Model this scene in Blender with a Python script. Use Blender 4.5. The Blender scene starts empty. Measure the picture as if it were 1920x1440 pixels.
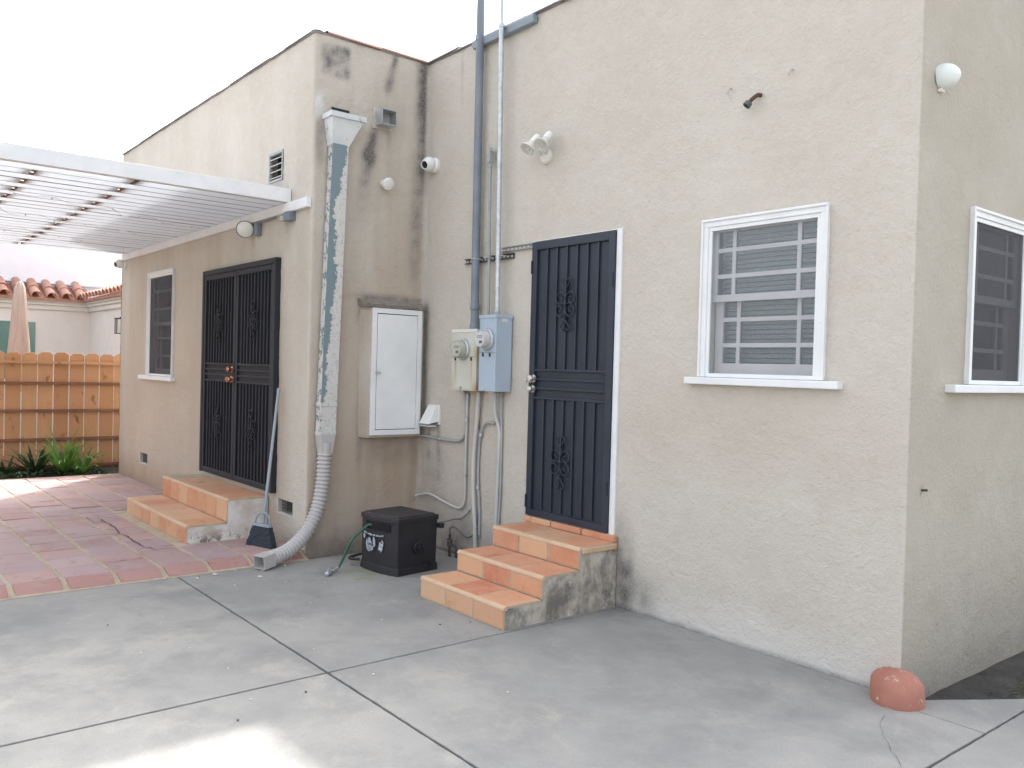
import bpy, bmesh, math, random
import numpy as np
from mathutils import Vector, Matrix
R = math.radians
random.seed(7)
scn = bpy.context.scene
col = scn.collection

# ------------------------------------------------------------------ camera
cam_d = bpy.data.cameras.new('camera'); cam = bpy.data.objects.new('camera', cam_d); col.objects.link(cam)
YAW, PITCH, ROLL, FPX = 0.8878, -0.019, 0.0267, 1591.7
fw = Vector((-math.sin(YAW)*math.cos(PITCH), math.cos(YAW)*math.cos(PITCH), math.sin(PITCH)))
rt = Vector((math.cos(YAW), math.sin(YAW), 0)); up = rt.cross(fw)
rr = rt*math.cos(ROLL) + up*math.sin(ROLL); uu = -rt*math.sin(ROLL) + up*math.cos(ROLL)
m = Matrix((rr, uu, -fw)).transposed().to_4x4(); m.translation = Vector((2.0516, -4.2713, 1.6224))
cam.matrix_world = m
cam_d.sensor_width = 36; cam_d.lens = FPX/1920*36; cam_d.clip_start = .05; cam_d.clip_end = 600
scn.camera = cam

# ------------------------------------------------------------------ sky, sun, exposure
SUN_EL = R(47.5); SUN_AZ = Vector((-0.737, 0.675))
world = bpy.data.worlds.new('World'); scn.world = world; world.use_nodes = True
wn, wl = world.node_tree.nodes, world.node_tree.links
sky = wn.new('ShaderNodeTexSky'); sky.sky_type = 'NISHITA'; sky.sun_disc = False
sky.sun_elevation = SUN_EL; sky.sun_rotation = math.atan2(SUN_AZ.x, SUN_AZ.y) % (2*math.pi)
sky.air_density = 1.0; sky.dust_density = 5.0; sky.ozone_density = 1.0
hs = wn.new('ShaderNodeHueSaturation'); hs.inputs['Saturation'].default_value = 0.31
wl.new(sky.outputs[0], hs.inputs['Color']); wl.new(hs.outputs[0], wn['Background'].inputs['Color'])
wn['Background'].inputs['Strength'].default_value = 0.15
sun_d = bpy.data.lights.new('sun', 'SUN'); sun_d.energy = 1.5; sun_d.angle = R(1.2); sun_d.color = (1, .97, .93)
sun = bpy.data.objects.new('sun', sun_d); col.objects.link(sun)
sd = Vector((SUN_AZ.x*math.cos(SUN_EL), SUN_AZ.y*math.cos(SUN_EL), math.sin(SUN_EL)))
sun.rotation_euler = sd.to_track_quat('Z', 'Y').to_euler(); sun.location = (-8, 8, 12)
vs = scn.view_settings; vs.view_transform = 'Standard'; vs.look = 'None'; vs.gamma = 1; vs.exposure = 2.04; vs.use_curve_mapping = False
scn.render.engine = 'CYCLES'
scn.cycles.use_denoising = True
scn.cycles.max_bounces = 8; scn.cycles.diffuse_bounces = 4; scn.cycles.transparent_max_bounces = 12
scn.cycles.caustics_reflective = False; scn.cycles.caustics_refractive = False

# ------------------------------------------------------------------ key dimensions (metres)
XL, YA, XC, ZT = -10.28, -1.121, -4.515, 4.37      # left end, front of the wing, inner corner, parapet top
PZ = 0.056                                         # patio level

# ------------------------------------------------------------------ numpy noise
_rs = np.random.RandomState(3); _LAT = _rs.rand(64, 64, 64)
def vn(x, y, z):
    xi, yi, zi = np.floor(x).astype(int), np.floor(y).astype(int), np.floor(z).astype(int)
    fx, fy, fz = x-xi, y-yi, z-zi
    fx, fy, fz = [t*t*(3-2*t) for t in (fx, fy, fz)]
    r = 0
    for a in (0, 1):
        for b in (0, 1):
            for c in (0, 1):
                r = r + _LAT[(xi+a) & 63, (yi+b) & 63, (zi+c) & 63]*np.where(a, fx, 1-fx)*np.where(b, fy, 1-fy)*np.where(c, fz, 1-fz)
    return r
def fbm(x, y, z, o=4):
    r, a, t = 0, .5, 0
    for i in range(o):
        r = r + a*vn(x*2**i+i*7.3, y*2**i+i*3.1, z*2**i+i*5.7); t += a; a *= .55
    return r/t
def sstep(a, b, v):
    t = np.clip((v-a)/(b-a), 0, 1); return t*t*(3-2*t)

# ------------------------------------------------------------------ materials
def sh(name, rough=.6, color=(.5, .5, .5), metal=0, spec=.5):
    m = bpy.data.materials.new(name); m.use_nodes = True
    b = m.node_tree.nodes['Principled BSDF']
    b.inputs['Base Color'].default_value = (*color, 1); b.inputs['Roughness'].default_value = rough
    b.inputs['Metallic'].default_value = metal; b.inputs['Specular IOR Level'].default_value = spec
    return m
class NT:
    def __init__(s, m): s.m = m; s.n = m.node_tree.nodes; s.l = m.node_tree.links; s.b = s.n['Principled BSDF']
    def new(s, t, **k):
        q = s.n.new(t)
        for a, v in k.items(): setattr(q, a, v)
        return q
    def pos(s): return s.new('ShaderNodeNewGeometry').outputs['Position']
    def objc(s): return s.new('ShaderNodeTexCoord').outputs['Object']
    def mapv(s, v, scale=(1, 1, 1), loc=(0, 0, 0)):
        q = s.new('ShaderNodeMapping'); q.inputs['Scale'].default_value = scale; q.inputs['Location'].default_value = loc
        s.l.new(v, q.inputs[0]); return q.outputs[0]
    def noise(s, v, scale, detail=4, rough=.55, dist=0):
        q = s.new('ShaderNodeTexNoise'); q.inputs['Scale'].default_value = scale; q.inputs['Detail'].default_value = detail
        q.inputs['Roughness'].default_value = rough; q.inputs['Distortion'].default_value = dist
        s.l.new(v, q.inputs['Vector']); return q.outputs[0]
    def ramp(s, f, stops):
        q = s.new('ShaderNodeValToRGB'); e = q.color_ramp.elements
        while len(e) < len(stops): e.new(.5)
        for i, (p, c) in enumerate(stops):
            e[i].position = p; c = c if isinstance(c, tuple) else (c, c, c); e[i].color = (*c, 1)
        s.l.new(f, q.inputs[0]); return q.outputs[0]
    def mix(s, f, a, b, mode='MIX'):
        q = s.new('ShaderNodeMix', data_type='RGBA', blend_type=mode)
        for v, i in ((f, 0), (a, 6), (b, 7)):
            if isinstance(v, tuple): q.inputs[i].default_value = (*v, 1)
            elif isinstance(v, (int, float)): q.inputs[i].default_value = v
            else: s.l.new(v, q.inputs[i])
        return q.outputs[2]
    def math(s, op, a, b=0.):
        q = s.new('ShaderNodeMath', operation=op)
        for v, i in ((a, 0), (b, 1)):
            if isinstance(v, (int, float)): q.inputs[i].default_value = v
            else: s.l.new(v, q.inputs[i])
        return q.outputs[0]
    def bump(s, h, strength=.5, dist=.01, prev=None):
        q = s.new('ShaderNodeBump'); q.inputs['Strength'].default_value = strength; q.inputs['Distance'].default_value = dist
        s.l.new(h, q.inputs['Height'])
        if prev: s.l.new(prev, q.inputs['Normal'])
        s.l.new(q.outputs[0], s.b.inputs['Normal']); return q.outputs[0]
    def color(s, c): s.l.new(c, s.b.inputs['Base Color'])
    def attr(s, name):
        q = s.new('ShaderNodeVertexColor'); q.layer_name = name
        z = s.new('ShaderNodeSeparateColor'); s.l.new(q.outputs[0], z.inputs[0]); return z.outputs
    def rnd(s): return s.new('ShaderNodeObjectInfo').outputs['Random']

M = {}
def mk_stucco(name, attr):
    m = sh(name, .92, spec=.2); t = NT(m); p = t.pos()
    base = t.mix(t.ramp(t.noise(p, 1.3, 5), [(.3, 0.), (.7, 1.)]), (.552, .507, .436), (.612, .572, .502))
    base = t.mix(t.ramp(t.noise(p, 14, 5, .7), [(.35, 0.), (.75, .55)]), base, (.64, .612, .565))
    base = t.mix(t.ramp(t.noise(p, 55, 3, .7), [(.25, .32), (.45, 0.)]), base, (.40, .35, .28))
    if attr:
        a = t.attr('stain')
        base = t.mix(a[1], base, (.41, .305, .222))
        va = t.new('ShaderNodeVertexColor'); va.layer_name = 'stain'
        base = t.mix(t.math('SUBTRACT', 1., va.outputs['Alpha']), base, (.352, .325, .255))  # alpha tint: side-wall dirt with its missing skylight painted in
        base = t.mix(a[2], base, (.70, .69, .67))
        g_ = t.math('MULTIPLY', a[0], t.ramp(t.noise(p, 60, 4, .7), [(.3, .55), (.6, 1.)]))
        base = t.mix(g_, base, (.105, .10, .105))
    t.color(base)
    h = t.math('ADD', t.math('MULTIPLY', t.noise(p, 32, 5, .65, .6), .8), t.math('MULTIPLY', t.noise(p, 130, 3, .6), .35))
    b1 = t.bump(h, .75, .014)
    fl = t.ramp(t.noise(t.mapv(p, (1, 1, 1.25), (3, 1, 2)), 8.5, 6, .62, 1.1), [(.47, 0.), (.53, 1.)])
    fl2 = t.ramp(t.noise(t.mapv(p, (1.3, 1.3, 1), (8, 4, 6)), 15, 5, .6, .8), [(.52, 0.), (.57, 1.)])
    t.bump(t.math('ADD', t.math('MULTIPLY', fl, t.ramp(t.noise(p, .9, 3), [(.4, .25), (.6, 1.)])), t.math('MULTIPLY', fl2, .6)), .32, .008, b1)
    return m
M['stucco'] = mk_stucco('painted_stucco', True)
M['stucco_plain'] = mk_stucco('painted_stucco_plain', False)

m = M['concrete'] = sh('concrete', .8, spec=.3); t = NT(m); p = t.pos()
c = t.mix(t.ramp(t.noise(p, .9, 7, .66, .1), [(.3, 0.), (.68, 1.)]), (.232, .233, .226), (.358, .345, .320))
c = t.mix(t.ramp(t.noise(t.mapv(p, (1, 1, 1), (4, 2, 0)), 1.7, 8, .70, .25), [(.48, 0.), (.64, .50)]), c, (.18, .18, .177))
c = t.mix(t.ramp(t.noise(t.mapv(p, (1, 1, 1), (9, 5, 0)), 2.4, 7, .72, .2), [(.54, 0.), (.74, .5)]), c, (.46, .425, .37))
c = t.mix(t.ramp(t.noise(p, 120, 4, .75), [(.33, .55), (.5, 0.)]), c, (.19, .19, .19))
c = t.mix(t.ramp(t.noise(p, 34, 5, .75), [(.30, .5), (.42, 0.)]), c, (.21, .21, .205))
c = t.mix(t.ramp(t.noise(p, 260, 2, .6), [(.62, 0.), (.75, .3)]), c, (.55, .53, .5))
moss = t.new('ShaderNodeVectorMath', operation='DISTANCE'); t.l.new(p, moss.inputs[0]); moss.inputs[1].default_value = (-3.72, -1.0, 0)
mo = t.math('MULTIPLY', t.ramp(moss.outputs['Value'], [(.0, 1.), (.32, 0.)]), t.ramp(t.noise(p, 9, 4), [(.4, 0.), (.65, .8)]))
c = t.mix(mo, c, (.2, .24, .09))
t.color(c); t.bump(t.math('ADD', t.noise(p, 90, 4, .7), t.math('MULTIPLY', t.noise(p, 12, 3), 2.)), .4, .005)

def mk_tile(name, stops, stain, rough=.75, grain=1.0):
    m = sh(name, rough, spec=.3); t = NT(m); p = t.pos(); r = t.rnd()
    c = t.ramp(r, stops)
    off = t.new('ShaderNodeVectorMath', operation='ADD'); t.l.new(p, off.inputs[0]); t.l.new(r, off.inputs[1])
    n1 = t.noise(off.outputs[0], 5, 5, .6, .5)
    c = t.mix(t.ramp(n1, [(.35, 0.), (.7, .55)]), c, stain[0])
    c = t.mix(t.ramp(t.noise(t.mapv(off.outputs[0], (1, 1, 1), (3, 8, 1)), 7, 6, .7, 1.), [(.58, 0.), (.74, .7)]), c, stain[1])
    c = t.mix(t.ramp(t.noise(p, 180, 2), [(.3, .25*grain), (.5, 0.)]), c, stain[1])
    t.color(c); t.bump(t.math('ADD', t.noise(p, 35, 4, .6), t.math('MULTIPLY', t.noise(p, 7, 2), 1.5)), .3, .006)
    return m
M['patio_tile'] = mk_tile('patio_clay_tile', [(0, (.44, .305, .30)), (.25, (.375, .265, .275)), (.5, (.47, .30, .265)), (.75, (.36, .23, .22)), (1, (.47, .345, .33))], ((.45, .37, .37), (.18, .11, .095)))
M['edge_tile'] = mk_tile('patio_edge_tile', [(0, (.39, .205, .18)), (.5, (.44, .26, .235)), (1, (.35, .175, .15))], ((.44, .29, .265), (.13, .07, .06)))
M['step_tile'] = mk_tile('orange_step_tile', [(0, (.56, .235, .135)), (.25, (.61, .335, .19)), (.5, (.52, .195, .115)), (.75, (.65, .42, .255)), (1, (.58, .285, .175))], ((.65, .42, .275), (.33, .13, .085)), .75, .9)
def mk_grout(name, a, b):
    m = sh(name, .9, spec=.2); t = NT(m); p = t.pos()
    t.color(t.mix(t.ramp(t.noise(p, 8, 6, .7), [(.35, 0.), (.65, 1.)]), a, b)); t.bump(t.noise(p, 90, 4, .7), .4, .006); return m
M['grout'] = mk_grout('tan_grout', (.40, .325, .235), (.52, .445, .345))
M['nosing'] = mk_grout('worn_step_edge', (.56, .365, .235), (.60, .45, .315))
# stucco step sides: grey with black mould
m = M['step_side'] = sh('step_side_plaster', .92, spec=.2); t = NT(m); p = t.pos()
c = t.mix(t.ramp(t.noise(p, 3, 5, .6), [(.35, 0.), (.65, 1.)]), (.44, .385, .31), (.55, .51, .45))
c = t.mix(t.ramp(t.noise(t.mapv(p, (1, 1, .8), (2.1, .3, .7)), 4.2, 7, .68, .15), [(.43, 0.), (.60, .88)]), c, (.15, .142, .13))
c = t.mix(t.ramp(t.noise(p, 6, 6, .7), [(.60, 0.), (.68, .8)]), c, (.70, .68, .65))
t.color(c); t.bump(t.noise(p, 40, 5, .65, .6), .5, .01)
m = M['step_side_white'] = sh('step_side_white_paint', .9, spec=.2); t = NT(m); p = t.pos()
c = t.mix(t.ramp(t.noise(p, 5, 5, .6), [(.4, 0.), (.62, 1.)]), (.68, .655, .62), (.50, .44, .375))
g = t.new('ShaderNodeSeparateXYZ'); t.l.new(p, g.inputs[0])
lo = t.ramp(g.outputs[2], [(.06, 1.), (.16, 0.)])
c = t.mix(t.math('MULTIPLY', lo, t.ramp(t.noise(p, 14, 5, .7, 1.), [(.5, 0.), (.58, .9)])), c, (.13, .115, .10))
t.color(c); t.bump(t.noise(p, 35, 5, .65, .6), .5, .01)

def mk_paint(name, c1, c2, rough=.5, chip=None, chipcol=(.2, .2, .2), scale=12):
    m = sh(name, rough); t = NT(m); p = t.pos()
    c = t.mix(t.ramp(t.noise(p, 4, 5, .6), [(.35, 0.), (.65, 1.)]), c1, c2)
    if chip: c = t.mix(t.ramp(t.noise(p, scale, 6, .7, .4), [(chip, 0.), (chip+.04, 1.)]), c, chipcol)
    t.color(c); t.bump(t.noise(p, 70, 3), .12, .004); return m
M['white'] = mk_paint('white_gloss_paint', (.73, .75, .76), (.80, .81, .81), .5, .66, (.64, .63, .60), 9)
M['white_wood'] = mk_paint('weathered_white_wood', (.72, .73, .74), (.82, .82, .82), .6, .70, (.42, .40, .37), 9)
M['hopper'] = mk_paint('dirty_bluish_white_paint', (.56, .60, .62), (.70, .71, .70), .6, .60, (.42, .43, .42), 11)
m = M['plank_white'] = sh('thin_white_plank_paint', .6); t = NT(m); p = t.pos()
t.color(t.mix(t.ramp(t.noise(t.mapv(p, (6, .8, 6)), 2, 4), [(.35, 0.), (.65, 1.)]), (.78, .79, .80), (.84, .84, .84)))
tl = t.new('ShaderNodeBsdfTranslucent'); tl.inputs[0].default_value = (.80, .84, .88, 1); mx = t.new('ShaderNodeMixShader'); mx.inputs[0].default_value = .42
t.l.new(t.b.outputs[0], mx.inputs[1]); t.l.new(tl.outputs[0], mx.inputs[2]); t.l.new(mx.outputs[0], t.n['Material Output'].inputs[0])
M['sash'] = mk_paint('sash_paint', (.66, .66, .65), (.74, .74, .73), .5)
M['redwood_brown'] = mk_paint('brown_wood', (.25, .16, .13), (.33, .21, .17), .8)
M['grey_pvc'] = sh('grey_plastic_pipe', .5, (.46, .44, .43))
M['white_pvc'] = sh('white_plastic', .4, (.78, .78, .76))
M['camera_white'] = sh('camera_housing', .35, (.80, .80, .79))
M['silver'] = sh('silvered_glass', .35, (.80, .80, .76), .35)
M['lens'] = sh('dark_lens', .15, (.015, .015, .02))
M['lensglass'] = sh('lens_glass', .3, (.10, .11, .12))
m = M['galv'] = sh('galvanised_steel', .42, (.50, .53, .55), .55); t = NT(m)
t.color(t.mix(t.ramp(t.noise(t.pos(), 14, 5, .7), [(.35, 0.), (.65, 1.)]), (.40, .43, .45), (.60, .63, .65)))
M['conduit_grey'] = mk_paint('dull_grey_conduit', (.16, .19, .225), (.215, .245, .285), .55)
M['conduit_mid'] = mk_paint('grey_conduit', (.30, .32, .325), (.38, .395, .39), .6, .62, (.47, .43, .37), 18)
M['conduit_pale'] = mk_paint('painted_pipe', (.47, .47, .46), (.55, .53, .50), .6, .66, (.30, .29, .28), 20)
M['strut'] = sh('dark_strut_steel', .55, (.11, .115, .12), .4)
M['cable'] = sh('grey_cable', .6, (.13, .145, .175))
M['blue_box'] = mk_paint('blue_grey_enamel', (.37, .45, .54), (.41, .49, .57), .45)
m = M['cream_box'] = sh('cream_enamel_with_rust', .55); t = NT(m); p = t.pos()
c = t.mix(t.ramp(t.noise(p, 5, 4), [(.35, 0.), (.65, 1.)]), (.56, .555, .46), (.62, .62, .55))
a = t.attr('rust')
c = t.mix(a[0], c, (.36, .17, .06))
t.color(c)
M['meter_face'] = sh('meter_face', .5, (.62, .63, .62)); M['meter_face_old'] = sh('meter_face_old', .5, (.60, .61, .52))
M['ink'] = sh('dark_print', .6, (.03, .03, .035))
def mk_glass(name, tint, fac_t, rough=.03):
    m = bpy.data.materials.new(name); m.use_nodes = True; n, l = m.node_tree.nodes, m.node_tree.links
    n.remove(n['Principled BSDF']); tr = n.new('ShaderNodeBsdfTransparent'); tr.inputs[0].default_value = (*tint, 1)
    gl = n.new('ShaderNodeBsdfGlossy'); gl.inputs['Roughness'].default_value = rough
    lw = n.new('ShaderNodeFresnel'); lw.inputs[0].default_value = 1.45
    ad = n.new('ShaderNodeMath'); ad.operation = 'ADD'; ad.inputs[1].default_value = fac_t; l.new(lw.outputs[0], ad.inputs[0])
    mx = n.new('ShaderNodeMixShader'); l.new(ad.outputs[0], mx.inputs[0]); l.new(tr.outputs[0], mx.inputs[1]); l.new(gl.outputs[0], mx.inputs[2])
    l.new(mx.outputs[0], n['Material Output'].inputs[0]); return m
M['pane'] = mk_glass('window_glass', (.82, .87, .86), .02)
M['teal_pane'] = mk_glass('tinted_green_glass', (.25, .45, .40), .10)
M['clear'] = mk_glass('clear_glass', (.92, .94, .92), .08, .08)
def mk_screen(name, c, f):
    m = bpy.data.materials.new(name); m.use_nodes = True; n, l = m.node_tree.nodes, m.node_tree.links
    b = n['Principled BSDF']; b.inputs['Base Color'].default_value = (*c, 1); b.inputs['Roughness'].default_value = .7
    tr = n.new('ShaderNodeBsdfTransparent'); mx = n.new('ShaderNodeMixShader'); mx.inputs[0].default_value = f
    l.new(tr.outputs[0], mx.inputs[1]); l.new(b.outputs[0], mx.inputs[2]); l.new(mx.outputs[0], n['Material Output'].inputs[0]); return m
M['olive_glass'] = mk_screen('aged_plastic_dome', (.52, .53, .44), .30)
M['clear_cover'] = mk_screen('clear_meter_dome', (.70, .72, .73), .17)
M['bulb_glass'] = mk_screen('ribbed_bulb_glass', (.74, .74, .68), .28)
M['screen_light'] = mk_screen('insect_screen', (.30, .32, .35), .34)
M['screen_dark'] = mk_screen('dark_insect_screen', (.042, .044, .055), .74)
M['blind'] = sh('blind_slat', .5, (.82, .82, .80))
M['dark_room'] = sh('dark_void', .9, (.03, .03, .035))
M['door_navy'] = mk_paint('blue_black_paint', (.017, .024, .041), (.024, .033, .053), .45)
M['door_sheet'] = mk_paint('perforated_dark_sheet', (.015, .021, .036), (.020, .028, .045), .5)
M['door_brown'] = mk_paint('brown_black_paint', (.011, .013, .020), (.015, .017, .025), .62)
M['door_brown_sheet'] = mk_paint('dark_wire_mesh', (.009, .010, .015), (.013, .014, .020), .7)
M['nickel'] = sh('satin_nickel', .28, (.62, .60, .57), 1.); M['copper'] = sh('worn_copper', .3, (.52, .27, .17), 1.)
M['black_plastic'] = mk_paint('black_plastic', (.016, .015, .019), (.026, .024, .029), .5)
M['black_inside'] = sh('deep_black', .9, (.004, .004, .005))
M['decal'] = mk_paint('peeling_white_decal', (.38, .42, .48), (.56, .59, .64), .6, .53, (.03, .03, .04), 45)
M['hose'] = sh('green_rubber', .45, (.02, .10, .055)); M['bristle'] = sh('slate_bristles', .8, (.022, .032, .045))
M['broom_grey'] = mk_paint('grey_blue_handle', (.24, .29, .33), (.30, .35, .385), .4)
M['red_paint'] = mk_paint('faded_red_paint', (.30, .115, .08), (.40, .175, .125), .8, .60, (.50, .43, .38), 22)
m = M['rust'] = sh('rusty_iron', .9, (.10, .055, .04))
M['roof_tile'] = mk_tile('weathered_roof_tile', [(0, (.42, .19, .13)), (.5, (.50, .26, .19)), (1, (.36, .17, .13))], ((.52, .36, .30), (.17, .10, .09)))
M['roof_tile_grey'] = mk_tile('grey_roof_tile', [(0, (.20, .19, .195)), (.5, (.25, .22, .22)), (1, (.17, .165, .17))], ((.27, .25, .25), (.11, .10, .10)))  # plain grey version of the roof tile, for most copings and the cap
M['gutter'] = sh('blue_grey_flashing', .5, (.26, .31, .36), .3)
m = M['fence'] = sh('redwood_fence', .8, spec=.25); t = NT(m); p = t.pos(); r = t.rnd()
off = t.new('ShaderNodeVectorMath', operation='ADD'); t.l.new(t.mapv(p, (1, 9, .7)), off.inputs[0]); t.l.new(t.math('MULTIPLY', r, 30.), off.inputs[1])
c = t.ramp(r, [(0, (.48, .25, .125)), (.4, (.56, .32, .17)), (.7, (.52, .285, .15)), (1, (.43, .205, .10))])
c = t.mix(t.ramp(t.noise(off.outputs[0], 3, 6, .6, 1.), [(.35, 0.), (.65, .7)]), c, (.47, .26, .14))
c = t.mix(t.ramp(t.noise(t.mapv(p, (1, 3, 2), (0, .4, .3)), 2.6, 3), [(.62, 0.), (.74, .8)]), c, (.15, .055, .03))
t.color(c); t.bump(t.noise(off.outputs[0], 6, 5), .2, .004)
M['fence_rail'] = mk_paint('dark_redwood_rail', (.17, .075, .045), (.25, .11, .06), .8)
M['nb_wall'] = mk_paint('cream_neighbour_stucco', (.74, .70, .66), (.78, .74, .70), .9)
M['nb_trim'] = mk_paint('pale_cornice', (.70, .68, .63), (.74, .72, .68), .8)
M['nb_white'] = mk_paint('white_parapet', (.74, .75, .80), (.78, .79, .83), .8)
m = M['canvas'] = sh('beige_canvas', .9, (.50, .385, .32)); t = NT(m)
t.color(t.mix(t.ramp(t.noise(t.mapv(t.pos(), (30, 30, 1)), 1, 4), [(.3, 0.), (.7, 1.)]), (.44, .33, .275), (.56, .44, .375)))
def mk_leaf(name, c1, c2):
    m = sh(name, .5); t = NT(m)
    cc = t.mix(t.ramp(t.noise(t.pos(), 5, 4), [(.35, 0.), (.65, 1.)]), c1, c2); t.color(cc)
    tl = t.new('ShaderNodeBsdfTranslucent'); t.l.new(cc, tl.inputs[0]); mx = t.new('ShaderNodeMixShader'); mx.inputs[0].default_value = .35
    t.l.new(t.b.outputs[0], mx.inputs[1]); t.l.new(tl.outputs[0], mx.inputs[2]); t.l.new(mx.outputs[0], t.n['Material Output'].inputs[0]); return m
M['leaf'] = mk_leaf('strap_leaf', (.075, .17, .03), (.16, .29, .07)); M['leaf_dark'] = mk_leaf('dark_leaf', (.018, .045, .018), (.035, .075, .025))
M['weed'] = mk_leaf('weed_leaf', (.05, .075, .02), (.09, .11, .03))
m = M['soil'] = sh('dark_soil', .95); t = NT(m); p = t.pos()
t.color(t.mix(t.ramp(t.noise(p, 6, 6, .7), [(.35, 0.), (.65, 1.)]), (.035, .032, .03), (.075, .068, .06))); t.bump(t.noise(p, 45, 5, .7), .9, .02)
m = M['ground'] = sh('bare_ground', .95); t = NT(m); t.color(t.mix(t.noise(t.pos(), .4, 6), (.12, .11, .095), (.22, .20, .17)))
M['joint'] = sh('dark_joint', .95, (.03, .03, .028))
M['flake'] = sh('paint_flake', .8, (.62, .58, .52)); M['flake_dark'] = sh('dry_leaf', .8, (.10, .07, .05))
# peeling downspout: white skin over slate-blue metal, split by a per-vertex peel map
m = M['peel'] = sh('peeling_white_paint_over_blue', .6); t = NT(m); p = t.pos(); a = t.attr('peel')
n = t.noise(p, 16, 6, .65, .3)
f = t.math('ADD', t.math('MULTIPLY', a[0], 1.0), t.math('ADD', t.math('MULTIPLY', t.math('SUBTRACT', n, .5), 1.7), t.math('MULTIPLY', t.math('SUBTRACT', t.noise(p, 55, 4, .6), .5), .9)))
k = t.ramp(f, [(.49, 0.), (.51, 1.)])
wh = t.mix(t.ramp(t.noise(p, 50, 4, .7), [(.36, .8), (.48, 0.)]), (.60, .59, .565), (.40, .375, .335))
c = t.mix(k, wh, (.185, .245, .27)); t.color(c); t.bump(k, .9, .0025).node.invert = True

# ------------------------------------------------------------------ object helpers
ORG = {}
def tag(o, label=None, cat=None, group=None, kind=None):
    for k, v in (('label', label), ('category', cat), ('group', group), ('kind', kind)):
        if v: o[k] = v
    return o
def thing(name, loc, label, cat, group=None):
    o = bpy.data.objects.new(name, None); col.objects.link(o); o.location = loc; o.empty_display_size = .1
    ORG[o] = Vector(loc); return tag(o, label, cat, group)
def link(name, me, parent=None, at=(0, 0, 0), rot=None):
    o = bpy.data.objects.new(name, me); col.objects.link(o); at = Vector(at); ORG[o] = at
    if parent is not None: o.parent = parent; o.location = at - ORG[parent]
    else: o.location = at
    if rot: o.rotation_euler = rot
    return o
I3 = lambda u, w, z: (u, w, z)
def on_A(u, w, z): return (u, YA-w, z)
def on_B(u, w, z): return (u, -w, z)
def on_C(u, w, z): return (XC+w, u, z)
def on_D(u, w, z): return (w, u, z)
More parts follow.
